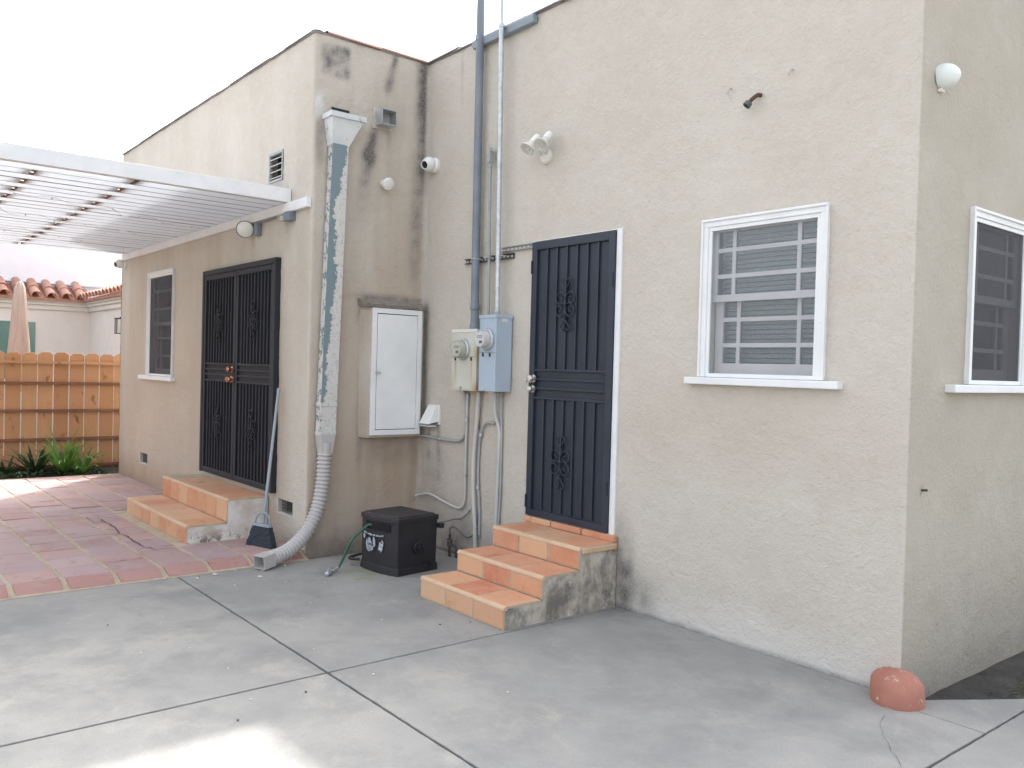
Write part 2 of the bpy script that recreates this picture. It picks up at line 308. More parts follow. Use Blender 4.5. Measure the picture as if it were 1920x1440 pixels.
class MB:
    def __init__(s, xf=I3): s.bm = bmesh.new(); s.xf = xf
    def V(s, p): return s.bm.verts.new(s.xf(*p))
    def poly(s, pts): return s.bm.faces.new([s.V(p) for p in pts])
    def box(s, u0, u1, w0, w1, z0, z1):
        v = [s.V((u, w, z)) for z in (z0, z1) for u, w in ((u0, w0), (u1, w0), (u1, w1), (u0, w1))]
        for f in ((3, 2, 1, 0), (4, 5, 6, 7), (0, 1, 5, 4), (1, 2, 6, 5), (2, 3, 7, 6), (3, 0, 4, 7)): s.bm.faces.new([v[i] for i in f])
        return s
    def hexa(s, bot, top):
        v = [s.V(p) for p in list(bot)+list(top)]; n = len(bot)
        s.bm.faces.new(v[:n][::-1]); s.bm.faces.new(v[n:])
        for i in range(n): s.bm.faces.new([v[i], v[(i+1) % n], v[n+(i+1) % n], v[n+i]])
        return s
    def prism(s, pts, a, b, axis=0):      # profile pts (2D) extruded from a to b along the given axis
        def P(q, t): q = list(q); q.insert(axis, t); return tuple(q)
        return s.hexa([P(q, a) for q in pts], [P(q, b) for q in pts])
    def tube(s, path, r, n=10, caps=True):
        path = [Vector(s.xf(*p)) for p in path]; rs = r if hasattr(r, '__len__') else [r]*len(path)
        T0 = (path[1]-path[0]).normalized(); a = Vector((0, 0, 1)) if abs(T0.z) < .9 else Vector((1, 0, 0))
        N = (a - T0*a.dot(T0)).normalized(); rings = []
        for i, q in enumerate(path):
            T = ((path[min(i+1, len(path)-1)]-path[max(i-1, 0)])).normalized()
            N = (N - T*N.dot(T)).normalized(); Bn = T.cross(N)
            rings.append([s.bm.verts.new(q+(N*math.cos(k*2*math.pi/n)+Bn*math.sin(k*2*math.pi/n))*rs[i]) for k in range(n)])
        for A, B in zip(rings, rings[1:]):
            for k in range(n): s.bm.faces.new([A[k], A[(k+1) % n], B[(k+1) % n], B[k]])
        if caps: s.bm.faces.new(rings[0][::-1]); s.bm.faces.new(rings[-1])
        return s
    def lathe(s, c, ax, prof, n=20):     # prof: (distance along axis, radius)
        c = Vector(s.xf(*c)); o = Vector(s.xf(0, 0, 0)); A = (Vector(s.xf(*ax))-o).normalized()
        a = Vector((0, 0, 1)) if abs(A.z) < .9 else Vector((1, 0, 0)); N = (a-A*a.dot(A)).normalized(); Bn = A.cross(N); rings = []
        for d, r in prof:
            if r < 1e-5: rings.append([s.bm.verts.new(c+A*d)]); continue
            rings.append([s.bm.verts.new(c+A*d+(N*math.cos(k*2*math.pi/n)+Bn*math.sin(k*2*math.pi/n))*r) for k in range(n)])
        for P, Q in zip(rings, rings[1:]):
            for k in range(n):
                f = [P[k % len(P)], P[(k+1) % len(P)], Q[(k+1) % len(Q)], Q[k % len(Q)]]
                f = list(dict.fromkeys(f))
                if len(f) > 2: s.bm.faces.new(f)
        for e in (rings[0], rings[-1]):
            if len(e) > 2: s.bm.faces.new(e)
        return s
    def mesh(s, name, mat, smooth=False, bevel=0, seg=2, origin=None):
        bmesh.ops.remove_doubles(s.bm, verts=s.bm.verts, dist=1e-6)
        bmesh.ops.recalc_face_normals(s.bm, faces=s.bm.faces)
        if bevel:
            ee = [e for e in s.bm.edges if len(e.link_faces) == 2 and e.calc_face_angle(0) > .6]
            bmesh.ops.bevel(s.bm, geom=ee, offset=bevel, segments=seg, profile=.6, affect='EDGES', clamp_overlap=True)
        if origin is None:
            c = [v.co for v in s.bm.verts]; lo = [min(q[i] for q in c) for i in range(3)]; hi = [max(q[i] for q in c) for i in range(3)]
            origin = Vector(((lo[0]+hi[0])/2, (lo[1]+hi[1])/2, lo[2]))
        bmesh.ops.translate(s.bm, verts=s.bm.verts, vec=-Vector(origin))
        me = bpy.data.meshes.new(name); s.bm.to_mesh(me); s.bm.free(); me.materials.append(mat)
        if smooth is True:
            for q in me.polygons: q.use_smooth = True
        elif smooth: 
            for q in me.polygons: q.use_smooth = True
            me.set_sharp_from_angle(angle=R(smooth))
        s.origin = Vector(origin); return me
    def obj(s, name, mat, parent=None, smooth=False, bevel=0, seg=2):
        me = s.mesh(name, mat, smooth, bevel, seg); return link(name, me, parent, s.origin)
def spline(pts, n=8):
    P = [Vector(p) for p in pts]; P = [P[0]*2-P[1]]+P+[P[-1]*2-P[-2]]; out = []
    for i in range(1, len(P)-2):
        a, b, c, d = P[i-1:i+3]
        for k in range(n):
            t = k/n; out.append(.5*((2*b)+(c-a)*t+(2*a-5*b+4*c-d)*t*t+(3*b-a-3*c+d)*t**3))
    return [tuple(q) for q in out]+[tuple(P[-2])]

# ================================================================== THE SETTING
tag(MB().box(-150, 150, -150, 150, -.6, -.16).obj('ground', M['ground']), kind='structure')
# concrete driveway: a dark bed with separate slabs, the joints are real gaps
drive = tag(MB().box(-4.42, 6.0, -9, -.002, -.155, -.022).obj('driveway', M['joint']), kind='structure')
def slab(x0, x1, y0, y1, poly=None):
    g = .0075
    b = MB()
    P = poly or [(x0+g, y0+g), (x1-g, y0+g), (x1-g, y1-g), (x0+g, y1-g)]; Q = []
    for (ax_, ay_), (bx_, by_) in zip(P, P[1:]+P[:1]):
        n = max(1, int(math.hypot(bx_-ax_, by_-ay_)/.045)); 
        if min(ay_, by_) < -5 or max(ax_, bx_) > 3: n = 1
        for i in range(n): Q.append((ax_+(bx_-ax_)*i/n+random.uniform(-.0018, .0018), ay_+(by_-ay_)*i/n+random.uniform(-.0018, .0018)))
    b.prism(Q, -.13, 0, 2)
    b.obj('slab', M['concrete'], drive, bevel=.0025, seg=1)
slab(-4.40, -1.963, -2.199, -.002)
slab(-4.40, -1.963, -9, -2.199); slab(-1.963, .448, -9, -2.199); slab(.448, 6, -9, -2.199)
slab(-1.963, .448, -2.199, -.10)
slab(-1.963, .0, -.10+.0, .004, [(-1.957, -.106), (-.05, -.106), (-.02, -.011), (-1.957, -.011)])
slab(0, 0, 0, 0, [(.05, -.099), (.442, -.099), (.442, .60), (.05, .012)])
slab(0, 0, 0, 0, [(.454, -2.193), (5.99, -2.193), (5.99, 7), (1.6, 2.33), (.454, .617)])
tag(MB().box(.02, 6, -.0, 8, -.16, -.15).obj('side_yard_bed', M['joint']), kind='structure')
# dark soil strip along the side wall
b = MB(); nx, ny = 26, 70
vv = [[b.V((.0+.0+i*.09, .02+j*.1, -.06-.002*math.sin(i*1.7+j*.9)-random.random()*.004)) for i in range(nx)] for j in range(ny)]
for j in range(ny-1):
    for i in range(nx-1): b.bm.faces.new([vv[j][i], vv[j][i+1], vv[j+1][i+1], vv[j+1][i]])
tag(b.obj('soil_strip', M['soil'], smooth=True), kind='structure')

# tiled patio: grout bed with clay tiles, a sloped row along the front edge
patio = tag(MB().box(-10.22, -4.535, -6.2, YA-.001, -.14, PZ-.008).obj('patio', M['grout']), kind='structure')
b = MB(); b.prism([(-4.535, -.05), (-4.362, -.05), (-4.362, .004), (-4.40, .012), (-4.535, PZ-.008)], -6.2, YA-.03, 1)
# prism axis 1: profile is (x, z)
b.obj('edge_mortar', M['grout'], patio)
tvar = []
def tile_mesh(w, d, h, mat, seed, jit=.004, bev=.006):
    rs = random.Random(seed); j = lambda: rs.uniform(-jit, jit); jz = lambda: rs.uniform(-.0025, .0025)
    b = MB(); q = [(-w/2+j(), -d/2+j()), (w/2+j(), -d/2+j()), (w/2+j(), d/2+j()), (-w/2+j(), d/2+j())]
    b.hexa([(x, y, -.03) for x, y in q], [(x, y, jz()) for x, y in q]); return b.mesh('tile', mat, bevel=bev, origin=(0, 0, 0))
pt = [tile_mesh(.316, .298, .03, M['patio_tile'], 40+i, .006, .008) for i in range(12)]
ptb = [tile_mesh(.319, .145, .03, M['patio_tile'], 60+i) for i in range(3)]
rng = random.Random(11)
ygr = [-1.29-.3305*k for k in range(0, 8)]     # grout lines running away from the camera
xs = [-4.555-.3255*k for k in range(17)]
for k in range(len(ygr)-1):
    yc = (ygr[k]+ygr[k+1])/2; sh_ = rng.uniform(-.05, .05) if k else 0
    for x in xs:
        xc = x-.163+sh_*(1 if x < -4.9 else 0)
        if -7.15 < xc-.1 and xc+.1 < -5.2 and yc > -1.80: continue
        o = link('tile', rng.choice(pt), patio, (xc, yc, PZ+rng.uniform(-.004, .004)), (rng.uniform(-.014, .014), rng.uniform(-.014, .014), rng.uniform(-.015, .015)))
for x in xs:
    xc = x-.163
    if -7.2 < xc and xc < -5.13: continue
    link('tile', rng.choice(ptb), patio, (xc, -1.207, PZ+rng.uniform(-.003, .002)), (0, 0, rng.uniform(-.01, .01)))
# sloped edge tiles
for k in range(-1, len(ygr)-1):
    ya, yb = (ygr[k] if k >= 0 else -1.16)-.02, ygr[k+1]+.02
    b = MB(); n = 6; top, bot = [], []
    rs = random.Random(k+50); ch = rs.uniform(0, .012)
    prof = [(-4.545, PZ+.004), (-4.49, PZ+.0), (-4.43, PZ-.016), (-4.392+ch, PZ-.044), (-4.392+ch, -.02), (-4.545, -.02)]
    b.prism([(q[0], q[1]) for q in prof], ya-rs.uniform(0, .004), yb, 1)
    b.obj('edge_tile', M['edge_tile'], patio, bevel=.007)
# cracks: thin open lines across the patio tiles and the slab by the corner
def crack(pts, z, wd, parent, seed):
    rs = random.Random(seed); P = []
    for (x0, y0), (x1, y1) in zip(pts, pts[1:]):
        n = max(2, int(math.hypot(x1-x0, y1-y0)/.05))
        for i in range(n): t = i/n; P.append((x0+(x1-x0)*t+rs.uniform(-.008, .008), y0+(y1-y0)*t+rs.uniform(-.008, .008)))
    P.append(pts[-1]); b = MB(); L = []
    for i, p in enumerate(P):
        a, c = P[max(0, i-1)], P[min(len(P)-1, i+1)]; d = Vector((c[0]-a[0], c[1]-a[1])).normalized(); w = wd*rs.uniform(.4, 1.2)
        L.append((b.V((p[0]-d.y*w, p[1]+d.x*w, z)), b.V((p[0]+d.y*w, p[1]-d.x*w, z))))
    for q, r_ in zip(L, L[1:]): b.bm.faces.new([q[0], q[1], r_[1], r_[0]])
    b.obj('crack', M['joint'], parent)
for i, c_ in enumerate(([(-6.96, -2.195), (-6.95, -2.10), (-6.99, -1.895)], [(-6.88, -2.171), (-6.6, -2.174), (-6.26, -2.167), (-5.94, -2.203), (-5.82, -2.186), (-5.54, -2.197), (-5.27, -2.189), (-5.22, -2.16), (-5.104, -2.148), (-5.11, -2.03)], [(-6.9, -2.268), (-6.58, -2.259), (-6.63, -2.188)], [(-5.94, -2.595), (-5.958, -2.45), (-5.94, -2.203)])):
    crack(c_, PZ+.007, .005, patio, i)
crack([(.07, -.30), (.126, -.452), (.252, -.61), (.382, -.768), (.44, -.86)], .003, .0009, drive, 9)
# ================================================================== HOUSE
house = thing('house', ((XL+0)/2, 3, -.1), 'beige stucco house with barred doors, parapet tiles and white-framed windows', 'house')
HOLES = {'A': [(-8.965, -8.065, 1.425, 2.640)], 'B': [(-1.29, -.523, 1.605, 2.525)], 'D': [(.645, 1.355, 1.605, 2.525)], 'V': []}
HOLES['A'] += [(-5.405, -5.105, 3.235, 3.50), (-9.27, -8.955, .30, .43), (-5.06, -4.755, .295, .415)]
def grid(a, b, step, extra):
    g = sorted(set([a, b]+[e for e in extra if a < e < b])); out = []
    for p, q in zip(g, g[1:]):
        n = max(1, round((q-p)/step)); out += [p+(q-p)*i/n for i in range(n)]
    return out+[b]
def build_walls():
    rad = .028
    segs = [('L', (XL, 7), (XL, YA), 1.0), ('A', (XL, YA), (XC, YA), .034), ('C', (XC, YA), (XC, 0), .02), ('B', (XC, 0), (0, 0), .026), ('D', (0, 0), (0, 7), .03), ('K', (0, 7), (XL, 7), 1.0)]
    zs = grid(-.15, ZT, .026, sum([[h[2], h[3]] for k in HOLES for h in HOLES[k]], []))
    cols = []     # (x, y, nx, ny, seg, u)
    for nm, p, q, st in segs:
        ax = 0 if abs(q[0]-p[0]) > abs(q[1]-p[1]) else 1
        a, b_ = p[ax], q[ax]; lo, hi = min(a, b_), max(a, b_)
        us = grid(lo, hi, st, sum([[h[0], h[1]] for h in HOLES.get(nm, [])], []))
        if nm == 'D': us = [u for u in us if u < 2.2]+[2.2, 4, 7]
        us = [u for u in us if lo+.03 <= u <= hi-.03 or nm in 'LK']
        if b_ < a: us = us[::-1]
        nrm = {'L': (-1, 0), 'A': (0, -1), 'C': (1, 0), 'B': (0, -1), 'D': (1, 0), 'K': (0, 1)}[nm]
        # rounded convex corners before A->C and B->D
        if nm in 'C' or nm == 'D' or nm == 'A':
            px, py = p
            pn = {'C': (0, -1), 'D': (0, -1), 'A': (-1, 0)}[nm]
            cx, cy = px-rad*(pn[0]+nrm[0]), py-rad*(pn[1]+nrm[1])
            for i in range(6):
                t = i/5*math.pi/2; n = (pn[0]*math.cos(t)+nrm[0]*math.sin(t), pn[1]*math.cos(t)+nrm[1]*math.sin(t))
                cols.append((cx+n[0]*rad, cy+n[1]*rad, n[0], n[1], nm if t > .8 else {'C': 'A', 'D': 'B', 'A': 'L'}[nm], None))
        elif nm == 'B': cols.append((XC, 0, .5, -.5, 'B', None))
        elif nm in 'LK': pass
        for u in us:
            cols.append(((u, p[1]) if ax == 0 else (p[0], u))+nrm+(nm, u))
    nc, nz = len(cols), len(zs); Z = np.array(zs)
    X = np.array([c[0] for c in cols])[:, None]+0*Z; Y = np.array([c[1] for c in cols])[:, None]+0*Z; ZZ = 0*X+Z
    NX = np.array([c[2] for c in cols])[:, None]; NY = np.array([c[3] for c in cols])[:, None]
    SG = np.array([c[4] for c in cols])
    # relief: trowelled stucco
    h = (fbm(X*5.5, Y*5.5, ZZ*5.5, 3)-.5)*.012+(fbm(X*17+9, Y*17, ZZ*17, 3)-.5)*.010
    tex = fbm(X*1.1+3, Y*1.1, ZZ*1.1, 2); h = h*np.clip(.35+1.3*(tex-.25), .4, 1.3)
    X2, Y2 = X+NX*h, Y+NY*h
    # ---- stains, plus shade painted on B and D
    n1, n2, n3 = fbm(X*3, Y*3, ZZ*3, 4), fbm(X*11+5, Y*11, ZZ*11, 4), fbm(X*7+2, Y*7, ZZ*.8, 4)
    edge = .62+.55*(n2-.5)*2+.25*(n1-.5)*2
    dark, brown, white = np.zeros_like(X), np.zeros_like(X), np.zeros_like(X)
    def seg(U, p, q, w0, w1):
        du, dz = q[0]-p[0], q[1]-p[1]; L = du*du+dz*dz
        t = np.clip(((U-p[0])*du+(ZZ-p[1])*dz)/L, 0, 1); d = np.hypot(U-p[0]-t*du, ZZ-p[1]-t*dz)
        return np.exp(-(d/(w0+(w1-w0)*t))**2), t
    def blob(U, u, z, ru, rz): return np.exp(-(((U-u)/ru)**2+((ZZ-z)/rz)**2)**1.5)
    c = (SG == 'C')[:, None]*1.; yy = Y
    dk = np.zeros_like(X)
    dk += 1.0*sstep(-1.09, -1.03, yy)*(1-sstep(-.83, -.77, yy))*sstep(4.0, 4.07, ZZ)*(1-sstep(4.27, 4.33, ZZ))*(.35+.9*n2)
    g, t_ = seg(yy, (-.355, 4.33), (-.42, 4.05), .03, .045); dk += .9*g
    g, t_ = seg(yy, (-.545, 3.68), (-.60, 3.42), .035, .06); dk += 1.25*g
    g, t_ = seg(yy, (-.60, 3.42), (-.69, 2.75), .055, .10); dk += .85*g*(1-t_)
    g, t_ = seg(yy, (-.40, 3.66), (-.41, 3.35), .03, .04); dk += .45*g*(1-t_*.7)
    dk += .95*sstep(-.17, -.03, yy)*sstep(3.0, 3.7, ZZ+.5*(n1-.5))
    dk += .5*sstep(-.22, -.03, yy)*sstep(2.4, 3.2, ZZ)*n1
    dk += .55*blob(yy, -1.06, 3.48, .05, .22)+.45*blob(yy, -.10, 2.75, .07, .5)
    dk += .9*blob(yy, -.33, 2.205, .36, .035)+.55*blob(yy, -.62, 2.08, .07, .16)+.5*blob(yy, -.63, 1.2, .03, .5)
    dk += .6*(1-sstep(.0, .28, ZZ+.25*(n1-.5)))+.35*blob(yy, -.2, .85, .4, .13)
    dark += c*dk*edge*1.3
    brown += c*(.14+.70*(n3-.42)+.35*(1-sstep(1.2, 3.6, ZZ))+.25*blob(yy, -.3, .7, .5, .5))
    white += c*(.9*blob(yy, -1.075, 3.78, .05, .10)*(n2 > .42))
    # B
    bb = (SG == 'B')[:, None]*1.; dk = np.zeros_like(X)
    g, t_ = seg(X, (-3.997, 4.33), (-3.98, 3.85), .022, .018); dk += .55*g*(1-.75*t_)
    g, t_ = seg(X, (-4.37, 1.09), (-4.37, .80), .022, .03); dk += .7*g*(1-t_*.6)
    g, t_ = seg(X, (-4.22, 1.09), (-4.20, .62), .022, .04); dk += .7*g*(1-t_*.7)
    g, t_ = seg(X, (-4.47, 2.15), (-4.46, 1.2), .05, .03); dk += .75*g  # shade beside the cabinet edge, painted as a dark strip
    g, t_ = seg(X, (-4.50, 4.36), (-4.50, .3), .03, .03); dk += .30*g
    dk += .8*blob(X, -1.93, .28, .09, .30)+.55*blob(X, -1.80, .1, .18, .14)+.35*blob(X, -2.0, .55, .05, .10)
    dk += .50*blob(X, -3.95, .18, .55, .22)*n1*2+.4*blob(X, -4.25, .55, .2, .3)*n1*1.6
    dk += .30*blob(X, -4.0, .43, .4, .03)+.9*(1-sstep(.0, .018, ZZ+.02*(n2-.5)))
    dark += bb*dk*edge*1.2
    brown += bb*(.02+.22*(n1-.45)+.40*blob(X, -3.67, 1.15, .07, .3)+.25*(1-sstep(-4.4, -2.6, X))*(1-sstep(.5, 3, ZZ))+.18*blob(X, -1.0, 1.3, .9, .35))
    white += bb*(.45*(1-sstep(.03, .30, ZZ+.3*(n1-.5)))*sstep(-2.0, -1.6, X)+.25*(n1-.5))
    # A
    aa = (SG == 'A')[:, None]*1.
    st = .6*fbm(X*4.5, Y*0+1, ZZ*.5, 4)+.4*n1
    brown += aa*(.10+.95*(st-.5)*(.5+.6*sstep(1.8, 2.9, ZZ)*(1-sstep(2.9, 2.95, ZZ)))+.40*(1-sstep(1.2, 2.9, ZZ))*(1-sstep(-5.1, -4.7, X))+.35*(1-sstep(.1, .5, ZZ+.3*(n1-.5)))*(1-sstep(-7.4, -7.0, X)))
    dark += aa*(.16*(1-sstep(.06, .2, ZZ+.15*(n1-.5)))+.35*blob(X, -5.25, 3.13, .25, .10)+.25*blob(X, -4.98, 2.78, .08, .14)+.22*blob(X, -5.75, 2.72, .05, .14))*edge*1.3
    # D: greenish dirt, plus dimming painted in for its narrow sky view
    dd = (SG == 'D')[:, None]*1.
    olive_shade = dd*(.46+.28*(n1-.5)+.12*(n2-.5)+.22*(1-sstep(.0, 1.0, ZZ+.5*(n1-.5))))
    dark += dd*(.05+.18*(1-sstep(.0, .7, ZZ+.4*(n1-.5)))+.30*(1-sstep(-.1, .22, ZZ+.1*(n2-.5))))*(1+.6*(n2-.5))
    dark += dd*(.5*blob(Y, .146, 1.045, .018, .018))
    brown += dd*(.05+.15*(n1-.5))
    bm_v = np.stack([X2, Y2, ZZ], -1).reshape(-1, 3)
    stain = np.clip(np.stack([dark, brown, white], -1), 0, .97).reshape(-1, 3)  # dark channel includes the shade strip painted on B
    faces = []; U = [c_[5] for c_ in cols]
    for i in range(nc):
        j = (i+1) % nc; nm = cols[i][4]
        hs_ = [h for h in HOLES.get(nm, []) if U[i] is not None and U[i] >= h[0]-1e-4 and (U[j] is not None and U[j] <= h[1]+1e-4) and cols[j][4] == nm]
        for k in range(nz-1):
            if any(zs[k] >= h[2]-1e-4 and zs[k+1] <= h[3]+1e-4 for h in hs_): continue
            faces.append((i*nz+k, j*nz+k, j*nz+k+1, i*nz+k+1))
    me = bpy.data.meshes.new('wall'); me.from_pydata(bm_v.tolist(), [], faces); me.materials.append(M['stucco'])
    ca = me.color_attributes.new('stain', 'FLOAT_COLOR', 'POINT')  # alpha holds D's dirt with its painted dimming
    ca.data.foreach_set('color', np.concatenate([stain, 1-np.clip(olive_shade, 0, .9).reshape(-1, 1)], 1).astype('f4').ravel())
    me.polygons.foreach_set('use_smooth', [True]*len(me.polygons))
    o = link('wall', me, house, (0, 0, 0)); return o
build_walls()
for nm, xf in (('A', on_A), ('B', on_B), ('D', on_D)):
    for (u0, u1, z0, z1) in HOLES[nm]:
        d = .16 if (u1-u0) > .5 else .09
        b = MB(xf)
        for (a0, c0, a1, c1) in ((u0, z0, u1, z0), (u1, z0, u1, z1), (u1, z1, u0, z1), (u0, z1, u0, z0)):
            b.poly([(a0, .004, c0), (a1, .004, c1), (a1, -d, c1), (a0, -d, c0)])
        b.obj('reveal', M['stucco_plain'], house)
# flat roof and inner linings that keep the rooms dark
b = MB(); b.prism([(XL+.05, YA+.05), (XC-.05, YA+.05), (XC-.05, .05), (-.05, .05), (-.05, 6.95), (XL+.05, 6.95)], 4.02, 4.10, 2)
b.obj('roof', M['ground'], house)
b = MB(); b.prism([(XL+.05, YA+.05), (XC-.05, YA+.05), (XC-.05, .05), (-.05, .05), (-.05, 6.95), (XL+.05, 6.95)], -.02, .04, 2)
b.obj('room_floor', M['dark_room'], house)
# parapet cap and coping tiles
b = MB()
def barrel(L, r, th=.012, n=9, taper=.86, sq=1.):
    b = MB(); ro = []; 
    for (x, s) in ((0, 1), (L, taper)):
        ro.append([[(x, math.cos(math.pi*k/n)*rr_*s, math.sin(math.pi*k/n)*rr_*s*sq) for k in range(n+1)] for rr_ in (r, r-th)])
    v = [[[b.V(p) for p in ring] for ring in e] for e in ro]
    for k in range(n):
        b.bm.faces.new([v[0][0][k], v[0][0][k+1], v[1][0][k+1], v[1][0][k]]); b.bm.faces.new([v[0][1][k], v[1][1][k], v[1][1][k+1], v[0][1][k+1]])
        for e in (0, 1): b.bm.faces.new([v[e][0][k], v[e][1][k], v[e][1][k+1], v[e][0][k+1]])
    for k in (0, n): b.bm.faces.new([v[0][0][k], v[1][0][k], v[1][1][k], v[0][1][k]])
    return b.mesh('barrel_tile', M['roof_tile'], smooth=40, origin=(0, 0, 0))
cop = [barrel(.50, .080+.004*i, taper=.88, sq=.52) for i in range(3)]
copg = []
for q in cop:
    q2 = q.copy(); q2.materials[0] = M['roof_tile_grey']; copg.append(q2)
def coping(p, q, meshes, inward):
    p, q = Vector(p), Vector(q); d = (q-p); n = max(1, round(d.length/.44)); ang = math.atan2(d.y, d.x)
    for i in range(n):
        s = p+d*(i/n)+Vector(inward)*.055
        link('coping_tile', rng.choice(meshes), house, (s.x, s.y, ZT-.012+rng.uniform(0, .006)), (rng.uniform(-.02, .02), R(-1.3)+rng.uniform(-.008, .008), ang+rng.uniform(-.01, .01)))
coping((XL-.02, YA, 0), (XC-.12, YA, 0), copg, (0, 1, 0))
coping((XC, -.02, 0), (XC, YA+.12, 0), cop, (-1, 0, 0))
coping((XC-.05, 0, 0), (.02, 0, 0), copg, (0, 1, 0))
coping((0, .15, 0), (0, 3.2, 0), copg, (-1, 0, 0))
b = MB()
b.prism([(XL-.004, YA-.010), (XC+.008, YA-.010), (XC+.008, -.012), (.012, -.012), (.012, 7), (XL-.004, 7)], ZT-.012, ZT+.004, 2)
b.obj('parapet_cap', M['roof_tile_grey'], house)
# metal gutter flashing behind the service masts
b = MB(on_B); b.prism([(.012, 4.285), (.05, 4.29), (.062, 4.34), (.055, 4.36), (.012, 4.345)], -3.78, -2.99, 0)
b.obj('flashing', M['gutter'], house, bevel=.004)

# ---- windows
def window(xf, u0, u1, z0, z1, sill, mat_screen, blinds, cas=.047, cols=(.0, .115, .60, .115), label=None):
    # u0..z1: outer edge of the casing
    b = MB(xf)
    b.box(u0, u1, -.01, .018, z1-cas, z1); b.box(u0, u0+cas, -.01, .0181, z0, z1-cas); b.box(u1-cas, u1, -.01, .0181, z0, z1-cas)
    t = .014
    b.box(u0-.002, u1+.002, .018, .028, z1-t, z1+.002); b.box(u0-.002, u0+t, .0182, .028, z0, z1-t); b.box(u1-t, u1+.002, .0182, .028, z0, z1-t)
    w = b.obj('window', M['white'], house, bevel=.003, seg=1)
    b = MB(xf); b.box(sill[0], sill[1], -.02, .055, sill[2], z0-.002); b.obj('sill', M['white'], w, bevel=.006)
    i0, i1, k0, k1 = u0+cas, u1-cas, z0, z1-cas; f = .024
    b = MB(xf); b.box(i0, i1, -.008, .010, k0, k0+f); b.box(i0, i1, -.008, .010, k1-f, k1); b.box(i0, i0+f, -.008, .0095, k0+f, k1-f); b.box(i1-f, i1, -.008, .0095, k0+f, k1-f)
    b.obj('screen_frame', M['white'], w, bevel=.002, seg=1)
    b = MB(xf); b.poly([(i0+f, .001, k0+f), (i1-f, .001, k0+f), (i1-f, .001, k1-f), (i0+f, .001, k1-f)]); b.obj('insect_screen', mat_screen, w)
    mid = z0+(z1-z0)*.50
    def sash(a0, a1, c0, c1, d0, d1, bot, st):
        bars = MB(xf)
        bars.box(a0, a0+st, d0, d1, c0, c1); bars.box(a1-st, a1, d0, d1, c0, c1)
        bars.box(a0+st, a1-st, d0, d1, c1-.035, c1); bars.box(a0+st, a1-st, d0, d1, c0, c0+bot)
        g0, g1, h0, h1 = a0+st, a1-st, c0+bot, c1-.035; W = g1-g0; mu = .025
        nw = W*.155; us = [g0, g0+nw, g0+nw+mu, g1-nw-mu, g1-nw, g1]
        H = (h1-h0-2*mu)/3; zz_ = [h0, h0+H*.9, h0+H*.9+mu, h0+H*2.1+mu, h0+H*2.1+2*mu, h1]
        for i in (1, 3): bars.box(us[i], us[i+1], d0+.006, d1-.006, h0, h1)
        for i in (1, 3):
            for j in (0, 2, 4): bars.box(us[j], us[j+1], d0+.0065, d1-.0065, zz_[i], zz_[i+1])
        so = bars.obj('sash', M['sash'], w)
        dm = (d0+d1)/2
        for i in (0, 2, 4):
            for j in (0, 2, 4):
                q = MB(xf); q.box(us[i]-.003, us[i+1]+.003, dm-.002, dm+.002, zz_[j]-.003, zz_[j+1]+.003); q.obj('pane', M['pane'], w)
    sash(i0-.004, i1+.004, mid-.02, k1+.005, -.062, -.03, .042, .045)
    sash(i0+.012, i1+.012-.016, k0, mid+.018, -.100, -.068, .088, .055)
    if blinds:
        n = int((k1-k0-.02)/.029)
        for i in range(n):
            b = MB(xf); z = k0+.02+i*.029; u_ = (i0+.008, i1-.008); dz = .0115
            b.hexa([(u_[0], -.128, z-dz), (u_[1], -.128, z-dz), (u_[1], -.142, z+dz), (u_[0], -.142, z+dz)], [(u_[0], -.1275, z-dz+.001), (u_[1], -.1275, z-dz+.001), (u_[1], -.1415, z+dz+.001), (u_[0], -.1415, z+dz+.001)])
            b.obj('blind_slat', M['blind'], w)
    # shallow dark room behind the glass
    b = MB(xf); b.box(i0-.05, i1+.05, -.7, -.165, k0-.05, k1+.05)
    for f_ in list(b.bm.faces):
        c = f_.calc_center_median(); d = Vector(xf((i0+i1)/2, -.165, (k0+k1)/2))
        if (c-d).length < .02: b.bm.faces.remove(f_)
    b.obj('room_lining', M['dark_room'], w)
    return w
window(on_B, -1.337, -.4805, 1.598, 2.570, (-1.418, -.373, 1.553), M['screen_light'], True)
window(on_D, .598, 1.402, 1.598, 2.570, (.37, 1.62, 1.553), M['screen_dark'], False)
window(on_A, -9.01, -8.02, 1.412, 2.672, (-9.24, -7.95, 1.362), M['screen_dark'], False, cas=.045)

# ---- vents
def louvre(u0, u1, z0, z1, n):
    b = MB(on_A); b.box(u0, u1, -.088, -.08, z0, z1); v = b.obj('louvre_vent', M['dark_room'], house)
    b = MB(on_A); t = .02; b.box(u0, u1, -.02, .008, z0, z0+t); b.box(u0, u1, -.02, .008, z1-t, z1); b.box(u0, u0+t, -.02, .0078, z0+t, z1-t); b.box(u1-t, u1, -.02, .0078, z0+t, z1-t)
    b.obj('vent_frame', M['conduit_mid'], v)
    for i in range(n):
        z = z0+t+(z1-z0-2*t)*(i+.25)/n; b = MB(on_A); h = (z1-z0)/n*.42
        b.hexa([(u0+t, .004, z), (u1-t, .004, z), (u1-t, -.05, z+h), (u0+t, -.05, z+h)], [(u0+t, .006, z+.008), (u1-t, .006, z+.008), (u1-t, -.048, z+h+.008), (u0+t, -.048, z+h+.008)])
        b.obj('slat', M['conduit_pale'], v)
louvre(-5.405, -5.105, 3.235, 3.50, 4)
